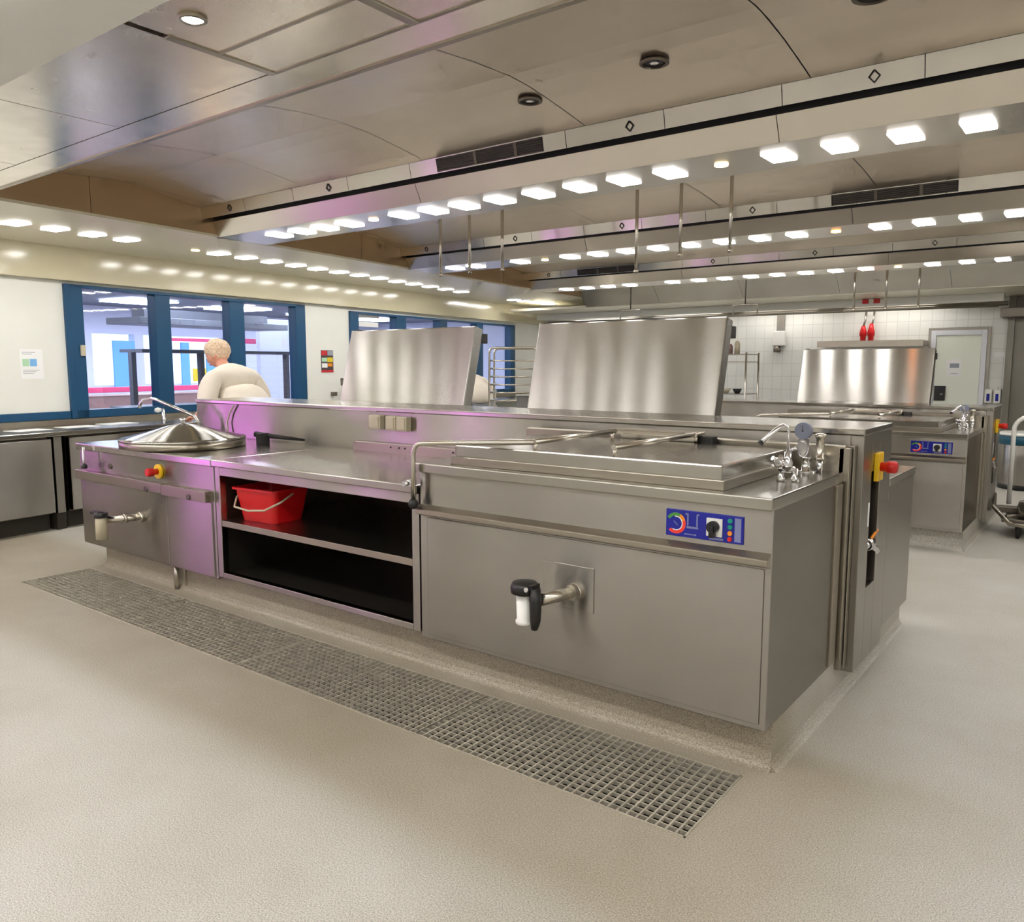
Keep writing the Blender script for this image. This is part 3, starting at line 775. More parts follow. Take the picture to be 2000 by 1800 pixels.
mb = MB(); mb.box(.052, .0535, 1.0, 1.022, .70, .80); f(mb, 'paper_label', M['paper'])
mb = MB(); mb.tube([(-4.25, .87, 1.09), (-4.31, .868, 1.03), (-4.345, .866, .96), (-4.335, .862, .88), (-4.30, .85, .852)], .006, 6); f(mb, 'hanging_cord', M['beige_pl'])
# emergency switches
def estop(loc, face, label):
    root = thing('emergency_switch', label, 'emergency switch', loc)
    ax = face
    mb = MB()
    if ax == 'X': mb.box(0, .018, -.045, .045, -.06, .06)
    else: mb.lathe([(.045, -.014), (.045, 0)], (0, 0, 0), 'Y', 24)
    mb.build('yellow_plate', M['yellow'], root, .003)
    mb = MB()
    if ax == 'X': mb.lathe([(.02, .018), (.02, .04), (.026, .045), (.026, .075), (.02, .082)], (0, 0, 0), 'X', 20)
    else: mb.lathe([(.02, -.082), (.026, -.075), (.026, -.045), (.018, -.04), (.018, -.012)], (0, 0, 0), 'Y', 20)
    mb.build('red_knob', M['redsw'], root)
    return root
e1 = estop((.052, 1.11, .945), 'X', 'red rotary switch on yellow plate on the end of the near island')
estop((-3.745, 0, .735), 'Y', 'red knob on a round yellow plate on the round kettle front')
# sockets
for x, z, w in ((-2.757, 1.03, .115), (-2.618, 1.028, .10), (-2.525, 1.027, .10)):
    root = thing('socket_box', {-2.757: 'larger left socket box of the three on the service duct', -2.618: 'middle socket box of the three on the service duct', -2.525: 'right socket box of the three on the service duct'}[x], 'socket', (x, .885, z))
    mb = MB(); mb.box(-w/2+.006, w/2-.008, -.045, 0, -.044, .042); mb.build('box', M['beige_pl'], root, .005)
    mb = MB(); mb.box(-w/2+.016, w/2-.018, -.05, -.044, -.034, .034); mb.build('flap', M['beige_pl'], root, .003)
# mixing tap and safety gauge on the rectangular kettle
def kettle_tap(loc, label):
    root = thing('mixer_tap', label, 'tap', loc)
    mb = MB(); mb.lathe([(.016, 0), (.016, .012), (.011, .02), (.011, .05)], (-.02, 0, 0), 'Z', 14); mb.lathe([(.016, 0), (.016, .012), (.011, .02), (.011, .05)], (.025, .015, 0), 'Z', 14)
    mb.tube([(-.02, 0, .045), (.025, .015, .045)], .013); mb.lathe([(.018, .04), (.02, .07), (.014, .085), (.012, .11)], (0, .006, 0), 'Z', 16); mb.build('body', M['chrome'], root)
    mb = MB()
    for i in range(5):
        a = 2*PI*i/5; mb.tube([(-.022, -.006, .07), (-.022+.027*math.cos(a), -.03, .07+.027*math.sin(a))], .008, 8)
    mb.lathe([(.012, -.04), (.02, -.03), (.02, -.005)], (-.022, 0, .07), 'Y', 16); mb.build('hand_wheel', M['chrome'], root)
    mb = MB(); mb.tube([(0, .006, .10), (0, .006, .185), (-.006, .0, .2), (-.016, -.01, .205), (-.03, -.025, .195), (-.072, -.07, .145)], [.006, .006, .007, .008, .009, .009], 12); sp_ = mb.build('spout', M['chrome'], root)
    mb = MB(); mb.tube([(-.0715, -.0695, .146), (-.077, -.075, .14)], .0105, 12); mb.build('spout_tip', M['black'], sp_)
    mb = MB(); mb.tube([(.0, .006, .115), (.022, .01, .12), (.03, .01, .125)], [.006, .006, .009], 8); mb.build('lever', M['chrome'], root)
    return root
def gauge(loc, label):
    root = thing('water_gauge', label, 'gauge', loc)
    mb = MB(); mb.lathe([(.045, 0), (.045, .004), (.018, .006), (.016, .05), (.022, .055), (.022, .062)], (0, 0, 0), 'Z', 20); mb.tube([(.05, .02, .0), (.05, .02, .05)], .012); mb.build('base', M['chrome'], root)
    mb = MB(); mb.lathe([(.022, .062), (.022, .125), (.018, .13)], (-.012, 0, 0), 'Z', 20); mb.build('sight_glass', M['clear'], root)
    mb = MB(); mb.lathe([(.02, .05), (.02, .058), (.016, .06), (.016, .135), (.021, .14), (.021, .152), (.01, .156)], (.048, .02, 0), 'Z', 20); mb.build('safety_valve', M['tube'], root)
    mb = MB(); mb.lathe([(.032, -.024), (.034, -.02), (.034, 0), (.03, .004)], (-.01, 0, .165), 'Y', 22); d = mb.build('dial', M['dialg'], root)
    mb = MB(); mb.lathe([(.004, -.026), (.004, -.02)], (-.01, 0, .165), 'Y', 10); mb.box(-.011, -.009, -.0255, -.024, .165, .187); mb.build('pointer', M['pdark'], d)
    return root
t1 = kettle_tap((-.093, .392, .95), 'chrome mixer tap on the top of the near rectangular kettle')
g1 = gauge((-.123, .71, .95), 'round dial gauge with sight glass beside the near chrome tap')

# ------------------------------------------------------------------ kettles on the far side with raised lids
def rear_kettle(x0, x1, label, ylid=1.41):
    root = thing('tilting_kettle', label, 'cooking kettle', ((x0+x1)/2, 1.65, 0))
    f = TB(root)
    mb = MB(); mb.box(x0-.1, x1+.1, 1.372, 1.95, .16, .82); f(mb, 'body', M['front'], None, .004)
    mb = MB(); mb.box(x0-.1, x1+.1, 1.372, 1.97, .82, .86); f(mb, 'countertop', M['top'], None, .004)
    # raised lid: shallow tray of sheet steel leaning back
    yb, yt, zb, zt = 1.385, 1.575, .88, 1.632
    d = Vector((0, yt-yb, zt-zb)).normalized(); nrm = Vector((0, d.z, -d.y))
    P = lambda x, u, w: Vector((x, yb, zb))+d*u+nrm*w
    H = math.hypot(yt-yb, zt-zb)
    mb = MB()
    vs = [tuple(Vector((x, yb, zb))+d*u+nrm*w-Vector((0, 0, 0))) for x, u, w in
          [(x0, 0, 0), (x1, 0, 0), (x1, H, 0), (x0, H, 0), (x0, 0, .085), (x1, 0, .085), (x1, H, .085), (x0, H, .085)]]
    mb.faces(vs, [(0, 1, 2, 3), (4, 5, 6, 7), (0, 1, 5, 4), (1, 2, 6, 5), (2, 3, 7, 6), (3, 0, 4, 7)])
    ld = f(mb, 'lid', M['lid'], None, .008)
    mb = MB(); q = P(x1, H-.06, .085); mb.box(x1-.06, x1-.0, q.y-.01, q.y+.06, q.z-.035, q.z+.03); q = P(x0, H, .05); mb.box(x0+.01, x0+.05, q.y-.02, q.y+.02, q.z-.005, q.z+.018); f(mb, 'lid_bracket', M['rubber'], ld, .004)
    return root
rear_kettle(-3.775, -2.56, 'left open kettle with raised steel lid glowing pink, behind the service duct')
rear_kettle(-2.045, -.825, 'right open kettle with large raised striped steel lid, behind the service duct')
eu = thing('end_unit', 'low steel end unit behind the service duct at the right end', 'kitchen unit', (-.36, 1.65, 0))
f = TB(eu)
mb = MB(); mb.box(-.70, .05, 1.372, 1.92, .165, .825); f(mb, 'body', M['end'], None, .004)
mb = MB(); mb.box(-.70, .055, 1.372, 1.93, .825, .862); f(mb, 'worktop', M['top'], None, .004)

# ------------------------------------------------------------------ second island, parallel and further back
DZ = .925
def second(src, label, dx=0):
    c = dup(src, Vector((src.location.x+dx, src.location.y+4.07, src.location.z*DZ)), label)
    c.scale = (1, 1, DZ)
    return c
second(kt, 'rectangular steel boiling kettle with blue panel on the far island')
second(sp, 'steel service duct along the middle of the far island')
second(e1, 'red rotary switch on yellow plate on the end of the far island')
second(t1, 'chrome mixer tap on the far rectangular kettle')
second(g1, 'dial gauge beside the chrome tap on the far kettle')
rk3 = rear_kettle(-1.715, -.525, 'open kettle with raised steel lid on the far island')
rk3.location.y += 4.12; rk3.scale = (1, 1, .94)
# ------------------------------------------------------------------ counter along the window wall (in the wall's own frame)
def wthing(name, label, cat, t, s, z, group=None):
    return thing(name, label, cat, wl(t, s, z), TH, group)
def wb(root, t, s, z):
    def f(mb, nm, m, par=None, bev=0):
        for v in mb.bm.verts: v.co -= Vector((t, s, z))
        return mb.build(nm, m, par or root, bev)
    return f
CZ = .83
r_ = wthing('wall_counter', 'long steel worktop running under the windows', 'worktop', .35, 2, CZ-.045); f = wb(r_, .35, 2, CZ-.045)
mb = MB(); mb.box(.005, .685, -1.65, 9.6, CZ-.04, CZ); f(mb, 'slab', M['top'], None, .006)
mb = MB(); mb.box(.004, .03, -1.65, 9.6, CZ, CZ+.05); f(mb, 'upstand', M['edge'], None, .003)
segs = [(-1.6, -.65, 'steel counter cupboard at the far left, half outside the picture'), (-.62, .31, 'steel counter cupboard with bright plain door left of the near island'),
        (.46, 2.2, 'steel counter cupboard under the left window, hidden behind the near island'), (2.3, 4.4, 'steel counter cupboard below the wall poster')]
for s0, s1, lab in segs:
    r_ = wthing('base_cabinet', lab, 'cupboard', .33, (s0+s1)/2, 0); f = wb(r_, .33, (s0+s1)/2, 0)
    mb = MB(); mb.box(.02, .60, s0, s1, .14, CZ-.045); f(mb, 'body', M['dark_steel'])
    mb = MB(); mb.box(.60, .66, s0, s1-.0, .155, CZ-.06); f(mb, 'door', M['front'], None, .004)
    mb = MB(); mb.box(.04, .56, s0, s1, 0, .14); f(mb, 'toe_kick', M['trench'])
r_ = wthing('support_post', 'upright grey steel post between the left counter cupboards', 'post', .6, .36, 0); f = wb(r_, .6, .36, 0)
mb = MB(); mb.box(.56, .63, .345, .415, .14, CZ-.045); f(mb, 'post', M['end'], None, .004)
mb = MB(); mb.box(.1, .62, .34, .42, 0, .14); f(mb, 'foot', M['trench'])
for i, (t, s, w, d, a) in enumerate(((.36, .30, .30, .21, .1), (.33, .74, .30, .21, -.06), (.28, 1.16, .30, .21, .04))):
    mb = MB(); mb.box(-d/2, d/2, -w/2, w/2, 0, .0015+.001*i)
    tag(mb.build('paper_sheet', M['paper'], None, 0, wl(t, s, CZ+.0005), TH+a), ['leftmost white paper sheet lying on the window counter', 'middle white paper sheet lying on the window counter', 'rightmost white paper sheet lying on the window counter'][i], 'paper')
r_ = wthing('counter_tap', 'small chrome tap standing on the window counter near the blue mullion', 'tap', .2, 1.72, CZ); f = wb(r_, .2, 1.72, CZ)
mb = MB(); mb.lathe([(.022, CZ), (.022, CZ+.01), (.013, CZ+.02), (.013, CZ+.12)], (.2, 1.72, 0), 'Z', 14); f(mb, 'column', M['chrome'])
mb = MB(); mb.lathe([(.004, -.03), (.022, -.025), (.028, 0), (.022, .025), (.004, .03)], (.2, 1.66, CZ+.10), 'Y', 14); f(mb, 'knob', M['white_pl'])
r_ = wthing('spray_tap', 'thin curved chrome hose tap at the white wall left of the left open lid', 'tap', .02, 4.55, 1.0); f = wb(r_, .02, 4.55, 1.0)
mb = MB(); mb.tube([(.06, 4.62, .88), (.06, 4.62, 1.02), (.07, 4.55, 1.12), (.10, 4.48, 1.18), (.13, 4.44, 1.15)], .014, 10); f(mb, 'hose', M['chrome'])
mb = MB(); mb.tube([(.11, 4.46, 1.2), (.14, 4.42, 1.12)], [.022, .014], 10); f(mb, 'spray_head', M['dark_steel'])
mb = MB(); mb.box(0.0, .06, 4.36, 4.42, .98, 1.03); f(mb, 'wall_bracket', M['dark_steel'])

# notices
r_ = wthing('wall_notice', 'white paper notice with green and blue squares on the left white wall', 'notice', 0, .57, 1.38); f = wb(r_, 0, .57, 1.38)
mb = MB(); mb.box(.0, .002, .465, .665, 1.255, 1.515); f(mb, 'sheet', M['paper'])
mb = MB(); mb.box(.002, .003, .485, .545, 1.365, 1.43); f(mb, 'green_square', M['pgreen'])
mb = MB(); mb.box(.002, .003, .55, .61, 1.365, 1.43); f(mb, 'blue_square', M['pblue'])
mb = MB()
for z, a in ((1.485, .60), (1.47, .57), (1.33, .63), (1.315, .6), (1.30, .58)): mb.box(.002, .0028, .485, a, z, z+.004)
f(mb, 'text_lines', M['pgrey'])
r_ = wthing('safety_poster', 'small red and black poster with yellow pictures between the windows', 'poster', 0, 4.31, 1.42); f = wb(r_, 0, 4.31, 1.42)
mb = MB(); mb.box(0, .004, 4.20, 4.42, 1.285, 1.565); f(mb, 'sheet', M['pdark'])
for a, b, c, d, m in ((4.205, 4.31, 1.50, 1.56, 'pred'), (4.315, 4.415, 1.50, 1.56, 'pgrey'), (4.21, 4.305, 1.42, 1.47, 'pgreen'), (4.31, 4.41, 1.415, 1.475, 'pyellow'), (4.21, 4.31, 1.345, 1.40, 'paper'), (4.32, 4.40, 1.36, 1.40, 'orange'), (4.20, 4.42, 1.285, 1.315, 'pred')):
    mb = MB(); mb.box(.004, .0055, a, b, c, d); f(mb, 'printed_field', M[m])
for s0, s1, z0, z1, lab in ((4.98, 5.42, 2.02, 2.085, 'upper white paper strip stuck in the right window'), (4.99, 5.40, 1.90, 1.965, 'lower white paper strip stuck in the right window')):
    mb = MB(); mb.box(-.043, -.0405, s0-5.2, s1-5.2, z0-2, z1-2)
    tag(mb.build('paper_strip', M['paper'], None, 0, wl(0, 5.2, 2), TH), lab, 'paper')

# ------------------------------------------------------------------ people
def skin_mesh(name, nodes, edges, mat, parent, root_i=0, levels=2):
    me = bpy.data.meshes.new(name); me.from_pydata([n[0] for n in nodes], edges, []); me.update()
    o = bpy.data.objects.new(name, me); col.objects.link(o); o.parent = parent; me.materials.append(mat)
    sk = o.modifiers.new('Skin', 'SKIN'); sk.use_smooth_shade = True; sk.branch_smoothing = .6
    if not me.skin_vertices: me.attributes.new('skin', 'FLOAT', 'POINT')
    for i, n in enumerate(nodes):
        d = me.skin_vertices[0].data[i]
        r = n[1]; d.radius = (r, r) if not isinstance(r, tuple) else r
        d.use_root = (i == root_i)
    sb = o.modifiers.new('Sub', 'SUBSURF'); sb.levels = levels; sb.render_levels = levels
    return o

def blob(name, mat, parent, c, r, seg=24, rings=16, warp=None, rot=None):
    mb = MB(); bmesh.ops.create_uvsphere(mb.bm, u_segments=seg, v_segments=rings, radius=1)
    for v in mb.bm.verts:
        p = Vector(v.co)
        if warp: p = warp(p)
        v.co = Vector((p.x*r[0], p.y*r[1], p.z*r[2]))
        if rot: v.co = rot @ v.co
        v.co += Vector(c)
    for fc in mb.bm.faces: fc.smooth = True
    return mb.build(name, mat, parent)

def person(loc, rz, label, scale, lean, turn, cap):
    """standing figure facing local +Y, bending forward by lean (radians), arms reaching down to a worktop"""
    root = thing('person', label, 'person', loc, rz)
    root.scale = (scale,)*3
    sl, cl = math.sin(lean), math.cos(lean)
    def T(x, y, z):                                 # trunk coordinates above the hip, tilted forward
        return (x, y*cl+(z-.92)*sl, .92+(z-.92)*cl-y*sl)
    nodes, edges = [], []
    def add(p, r, frm=None):
        nodes.append((p, r))
        if frm is not None: edges.append((frm, len(nodes)-1))
        return len(nodes)-1
    pel = add((0, 0, .94), .145)
    ch = add(T(0, .02, 1.22), .11, add(T(0, .01, 1.08), .12, pel))
    up = add(T(0, .02, 1.37), .075, ch); nk = add(T(0, .02, 1.48), .055, up); hd = add(T(0, .03, 1.56), .07, nk)
    hands = []
    for sx in (-1, 1):
        sh = add(T(sx*.19, 0, 1.34), .062, up)
        el = add(T(sx*.33, .10, 1.10), .046, sh)
        e = Vector(nodes[el][0])
        wr = add((e.x-sx*.05, e.y+.20, max(e.z-.10, .92)), .030, el)
        w = Vector(nodes[wr][0])
        pm = add((w.x-sx*.015, w.y+.07, w.z-.02), .034, wr)
        p = Vector(nodes[pm][0])
        for k, ln in ((-1.5, .062), (-.5, .075), (.5, .07), (1.5, .055)):
            a = add((p.x+k*.017, p.y+.045, p.z-.004), .0095, pm); b = add((p.x+k*.019, p.y+.045+ln*.5, p.z-.022), .0085, a); add((p.x+k*.019, p.y+.045+ln*.75, p.z-.05), .007, b)
        a = add((p.x-sx*.038, p.y+.01, p.z-.008), .011, pm); add((p.x-sx*.052, p.y+.045, p.z-.026), .009, a)
        hip = add((sx*.095, 0, .86), .10, pel); kn = add((sx*.11, .02, .48), .062, hip); an = add((sx*.11, -.01, .09), .042, kn); add((sx*.12, .13, .035), .036, an)
    raw = skin_mesh('body', nodes, edges, M['skin'], root)
    # head shape with brow, nose, jaw and ears, turned on the neck
    hc = Vector(T(0, .035, 1.62))
    R = Matrix.Rotation(turn, 3, 'Z') @ Matrix.Rotation(-lean*.55-.12, 3, 'X')
    def warp(p):
        q = Vector(p)
        if q.z < -.2: q.x *= 1-.28*min(1, (-.2-q.z)/.8); q.y += .10*(-.2-q.z)
        if q.y > .75 and abs(q.x) < .22 and -.35 < q.z < .1: q.y += .20*(1-abs(q.x)/.22)*(1-(abs(q.z+.16)/.3))
        if q.y > .6 and .05 < q.z < .2 and .15 < abs(q.x) < .5: q.y -= .05
        if abs(q.x) > .93 and abs(q.z) < .25: q.x *= 1.10
        return q
    # trunk, limbs and head become one continuous skin surface
    bpy.context.view_layer.update()
    dg = bpy.context.evaluated_depsgraph_get()
    tm = bpy.data.meshes.new_from_object(raw.evaluated_get(dg))
    parts = [tm]
    tmp = [blob('body', M['skin'], root, hc, (.078, .098, .118), 32, 22, warp, R)]
    for sx in (-1, 1): tmp.append(blob('body', M['skin'], root, hc+R @ Vector((sx*.082, -.005, -.01)), (.014, .022, .03), 10, 8))
    bm = bmesh.new(); bm.from_mesh(tm)
    for t_ in tmp: bm.from_mesh(t_.data)
    me = bpy.data.meshes.new('body'); bm.to_mesh(me); bm.free(); me.materials.append(M['skin'])
    for t_ in tmp+[raw]: bpy.data.objects.remove(t_)
    body = bpy.data.objects.new('body', me); col.objects.link(body); body.parent = root
    rm = body.modifiers.new('Remesh', 'REMESH'); rm.mode = 'VOXEL'; rm.voxel_size = .007; rm.use_smooth_shade = True
    sm_ = body.modifiers.new('Smooth', 'SMOOTH'); sm_.factor = .5; sm_.iterations = 3
    for sx in (-1, 1): blob('eye', M['white_pl'], root, hc+R @ Vector((sx*.03, .088, .012)), (.012, .008, .008), 10, 8)
    blob('mouth', M['panel_red'], root, hc+R @ Vector((0, .09, -.058)), (.022, .008, .006), 10, 8)
    if cap:
        random.seed(3)
        def puff(p):
            q = Vector(p)*(1+.035*math.sin(9*p.x+4*p.z)+.03*math.sin(11*p.y-6*p.x))
            if q.z < -.25: q.y -= .15*(-.25-q.z); q.x *= .96
            if q.y > .45 and q.z < .1: q.y *= .8
            return q
        blob('hair_net', M['net'], root, hc+R @ Vector((0, -.022, .034)), (.104, .118, .112), 30, 20, puff, R)
    # coat: sleeves and trunk in one garment
    cn, ce = [], []
    def ca(p, r, frm=None):
        cn.append((p, r))
        if frm is not None: ce.append((frm, len(cn)-1))
        return len(cn)-1
    c0 = ca((0, -.01, .80), (.29, .21)); c1 = ca(T(0, -.01, 1.0), (.29, .20), c0); c2 = ca(T(0, -.02, 1.2), (.285, .19), c1); c3 = ca(T(0, -.01, 1.35), (.20, .135), c2); ca(T(0, .0, 1.455), (.09, .085), c3)
    for sx in (-1, 1):
        s1 = ca(T(sx*.215, -.005, 1.33), .115, c3); s2 = ca(T(sx*.31, .045, 1.21), .10, s1); s3 = ca(T(sx*.335, .10, 1.09), .088, s2)
        e = Vector(T(sx*.33, .10, 1.10)); ca((e.x-sx*.035, e.y+.13, max(e.z-.07, .95)), .052, s3)
    skin_mesh('coat', cn, ce, M['coat'], root)
    tn, te = [((0, 0, .84), .15)], []
    for sx in (-1, 1):
        b = len(tn); tn += [((sx*.10, 0, .78), .115), ((sx*.11, .02, .48), .085), ((sx*.11, -.01, .1), .068)]; te += [(0, b), (b, b+1), (b+1, b+2)]
    skin_mesh('trousers', tn, te, M['trouser'], root)
    for sx in (-1, 1): blob('shoe', M['shoe'], root, (sx*.12, .06, .042), (.05, .135, .045), 18, 12)
    return root
# faces the window counter (world -X): local +Y turned by +90 degrees
person((-5.5, 1.87, 0), PI/2+.12, 'person in white kitchen coat and hair net seen from behind, bending at the window counter', 1.0, .62, .6, True)
person((-6.34, 6.16, 0), PI/2-.4, 'person in white coat bending low, partly hidden behind the tray rack', .98, .95, .2, True)

# ------------------------------------------------------------------ things further back
def tray_rack(x, y, rz, w, d, h, n, label):
    root = thing('tray_rack', label, 'tray rack', (x, y, 0), rz)
    r = .014
    for sy in (-d/2, d/2):
        pts = [(-w/2, sy, .12), (-w/2, sy, h-.06)]+arc((-w/2+.06, sy, h-.06), .06, PI, PI/2, 5)+arc((w/2-.06, sy, h-.06), .06, PI/2, 0, 5)+[(w/2, sy, .12)]
        mb = MB(); mb.tube(pts, r, 10); mb.build('upright_hoop', M['tube'], root)
    for i in range(n):
        z = h-.15-i*(h-.4)/(n-1) if n > 1 else h-.2
        for sx in (-w/2, w/2):
            mb = MB(); mb.box(min(sx, sx-.04*(1 if sx > 0 else -1)), max(sx, sx-.04*(1 if sx > 0 else -1)), -d/2, d/2, z-.006, z+.004); mb.build('runner', M['tube'], root)
        mb = MB(); mb.tube([(-w/2, -d/2, z-.01), (w/2, -d/2, z-.01)], .009, 8); mb.build('crossbar', M['tube'], root)
    for sx in (-w/2, w/2):
        for sy in (-d/2, d/2):
            mb = MB(); mb.lathe([(.05, -.015), (.055, -.008), (.055, .008), (.05, .015)], (sx, sy, .055), 'X', 16); mb.box(sx-.018, sx+.018, sy-.012, sy+.012, .06, .13); mb.build('castor', M['rubber'], root)
    return root
tray_rack(-5.32, 5.66, .55, .60, .5, 1.59, 13, 'tall tubular steel tray rack between the two open lids')
mb = MB(); mb.lathe([(.04, 0), (.045, .01), (.045, .16), (.02, .2), (.015, .23), (.02, .24)], seg=16)
tag(mb.build('green_bottle', M['green'], None, 0, wl(.4, 7.75, CZ)), 'green plastic bottle on the window counter behind the tray rack', 'bottle')

# tubular steel stand by the tiled wall
st = thing('utility_stand', 'small tubular steel stand beside the right open lid at the tiled wall', 'stand', (-3.75, 9.05, 0))
for x in (-4.05, -3.5):
    for y in (-.25, .25):
        mb = MB(); mb.tube([(x+3.75, y, 0), (x+3.75, y, 1.56)], .016, 8); mb.build('leg', M['tube'], st)
for z in (.96, 1.43, 1.54):
    mb = MB(); mb.box(-.30, .25, -.25, .25, z-.012, z); mb.build('shelf', M['edge'], st)
for i, (x, z, r, h, m, lab) in enumerate(((-3.93, 1.54, .045, .13, 'rubber', 'dark jar on top of the tubular stand'), (-3.82, 1.54, .05, .15, 'hallbrown', 'brown container on top of the tubular stand'), (-3.70, 1.54, .04, .19, 'beige_pl', 'tall beige container on top of the tubular stand'))):
    mb = MB(); mb.lathe([(r, 0), (r, h*.8), (r*.7, h*.9), (r*.7, h)], seg=16)
    tag(mb.build('container', M[m], None, 0, (x, 8.95, z)), lab, 'container')
for i, (x, r, m, lab) in enumerate(((-3.88, .10, 'beige_pl', 'pale bowl on the lower shelf of the tubular stand'), (-3.68, .07, 'rubber', 'dark pot on the lower shelf of the tubular stand'))):
    mb = MB(); mb.lathe([(r*.5, 0), (r, .07), (r*.97, .07), (r*.45, .01)], seg=20)
    tag(mb.build('bowl', M[m], None, 0, (x, 8.95, .96)), lab, 'bowl')

# door in the tiled wall
d1 = thing('door_1', None, None, (-1.0, 10.2, 0)); d1['kind'] = 'structure'
mb = MB(); mb.box(-.34, -.275, -.05, -.001, 0, 1.86); mb.box(.285, .35, -.05, -.001, 0, 1.86); mb.box(-.275, .285, -.05, -.001, 1.79, 1.86); mb.build('door_frame', M['doorf'], d1, .004)
mb = MB(); mb.box(-.38, -.34, -.03, -.001, 0, 1.90); mb.box(.35, .39, -.03, -.001, 0, 1.90); mb.box(-.34, .35, -.03, -.001, 1.86, 1.90); mb.build('door_casing', M['end'], d1, .003)
mb = MB(); mb.box(-.272, .282, -.035, -.002, 0.01, 1.787); leaf = mb.build('door_leaf', M['door'], d1, .003)
mb = MB(); mb.box(-.13, .06, -.038, -.035, 1.22, 1.46); n_ = mb.build('door_notice', M['paper'], leaf)
mb = MB(); mb.box(-.085, .03, -.0395, -.038, 1.34, 1.40); mb.box(-.07, .02, -.0395, -.038, 1.255, 1.262); mb.build('notice_print', M['pgrey'], leaf)
mb = MB(); mb.box(-.26, -.12, -.06, -.035, .88, 1.085); mb.build('lock_box', M['black'], leaf, .004)
mb = MB(); mb.lathe([(.018, -.075), (.018, -.06)], (-.165, 0, .97), 'Y', 12); mb.build('lock_knob', M['chrome'], leaf)
# soap dispensers right of the door
for i, x in enumerate((-.59, -.485)):
    root = thing('soap_dispenser', ('left' if i == 0 else 'right')+' white soap dispenser with blue window beside the white door', 'soap dispenser', (x, 10.2, .86))
    mb = MB(); mb.box(-.042, .042, -.09, -.001, 0, .19); mb.build('case', M['white_pl'], root, .012)
    mb = MB(); mb.box(-.018, .018, -.094, -.089, .03, .13); mb.build('level_window', M['panel_blue'], root)
    mb = MB(); mb.tube([(0, -.05, .185), (0, -.06, .215), (0, -.13, .20)], .008, 8); mb.build('dosing_lever', M['white_pl'], root)
mb = MB(); mb.box(-.06, .06, -.006, -.001, -.03, .03)
tag(mb.build('wall_sign', M['paper'], None, 0, (-.50, 10.2, 1.52)), 'small white sign strip on the tiles right of the white door', 'sign')
# hand shower dispenser and strap
ws = thing('wall_dispenser', 'white wall dispenser hanging below a grey strap on the tiled wall', 'dispenser', (-3.49, 10.2, 1.58))
mb = MB(); mb.prism([(-.10, .10), (.10, .10), (.085, .33), (-.085, .33)], -.11, -.002, 'Y'); mb.build('case', M['white_pl'], ws, .012)
mb = MB(); mb.box(-.06, .06, -.03, -.002, .33, .62); mb.build('strap', M['end'], ws)
mb = MB(); mb.lathe([(.05, .0), (.06, .03), (.045, .1)], (-.03, -.06, 0), 'Z', 14); mb.build('nozzle', M['dark_steel'], ws)
# power plugs
for i, x in enumerate((-2.235, -2.125)):
    root = thing('power_plug', ('left' if i == 0 else 'right')+' red industrial power plug hanging on the tiled wall', 'power plug', (x, 10.1, 1.70))
    mb = MB(); mb.lathe([(.03, 0), (.035, .02), (.04, .10), (.05, .11), (.05, .16), (.04, .2), (.025, .25+.03*i)], (0, -.02, 0), 'Z', 18); mb.build('plug_body', M['red'], root)
    mb = MB(); mb.tube([(.0, -.02, .24), (.02, 0, .34), (.02, .03, .46)], .015, 8); mb.build('cable', M['end'], root)
    mb = MB(); mb.box(-.04, .04, -.025, 0, -.03, .03)
    tag(mb.build('red_outlet', M['redsw'], None, .004, (-2.07+.147*i, 9.46, 2.255)), ('left' if i == 0 else 'right')+' small red outlet on the white beam above the power plugs', 'power outlet')
# long steel wall hood behind the far lid
mb = MB(); mb.box(-.72, .72, -.35, -.001, 0, .075); mb.box(-.72, .72, -.36, -.35, -.012, .08)
tag(mb.build('wall_shelf', M['edge'], None, .005, (-2.1, 10.2, 1.65)), 'long flat steel shelf on the tiles above the far open lid', 'shelf')
# beam, cable tray and pipes under the rear soffit
mb = MB(); mb.box(-7.7, -.42, 9.46, 9.6, 2.19, 2.29); struct('trim_16', mb, M['white'], .004)
mb = MB(); mb.tube([(-7.6, 9.7, 2.15), (-.5, 9.7, 2.15)], .022, 10); mb.tube([(-6.0, 9.8, 2.18), (-.4, 9.8, 2.18)], .03, 10)
tag(mb.build('ceiling_pipe', M['end'], None), 'grey pipe run under the rear ceiling along the tiled wall', 'pipe')
mb = MB(); mb.box(-.48, .25, 9.8, 10.15, 2.0, 2.12); 
tag(mb.build('duct_box', M['dark_steel'], None, .006), 'brown duct box at the top right end of the tiled wall', 'duct')
for i, (x, y) in enumerate(((-5.02, 8.1), (-3.27, 8.1))):
    root = thing('hanger_bracket', ('left' if i == 0 else 'right')+' inverted steel hanger bracket on a thin rod before the rear wall', 'bracket', (x, y, 2.15))
    mb = MB(); mb.tube([(0, 0, .04), (0, 0, .5)], .009, 8); mb.build('rod', M['dark_steel'], root)
    mb = MB(); mb.tube([(-.17, 0, -.10), (-.17, 0, .04), (.17, 0, .04), (.17, 0, -.10)], .011, 8); mb.build('yoke', M['tube'], root)

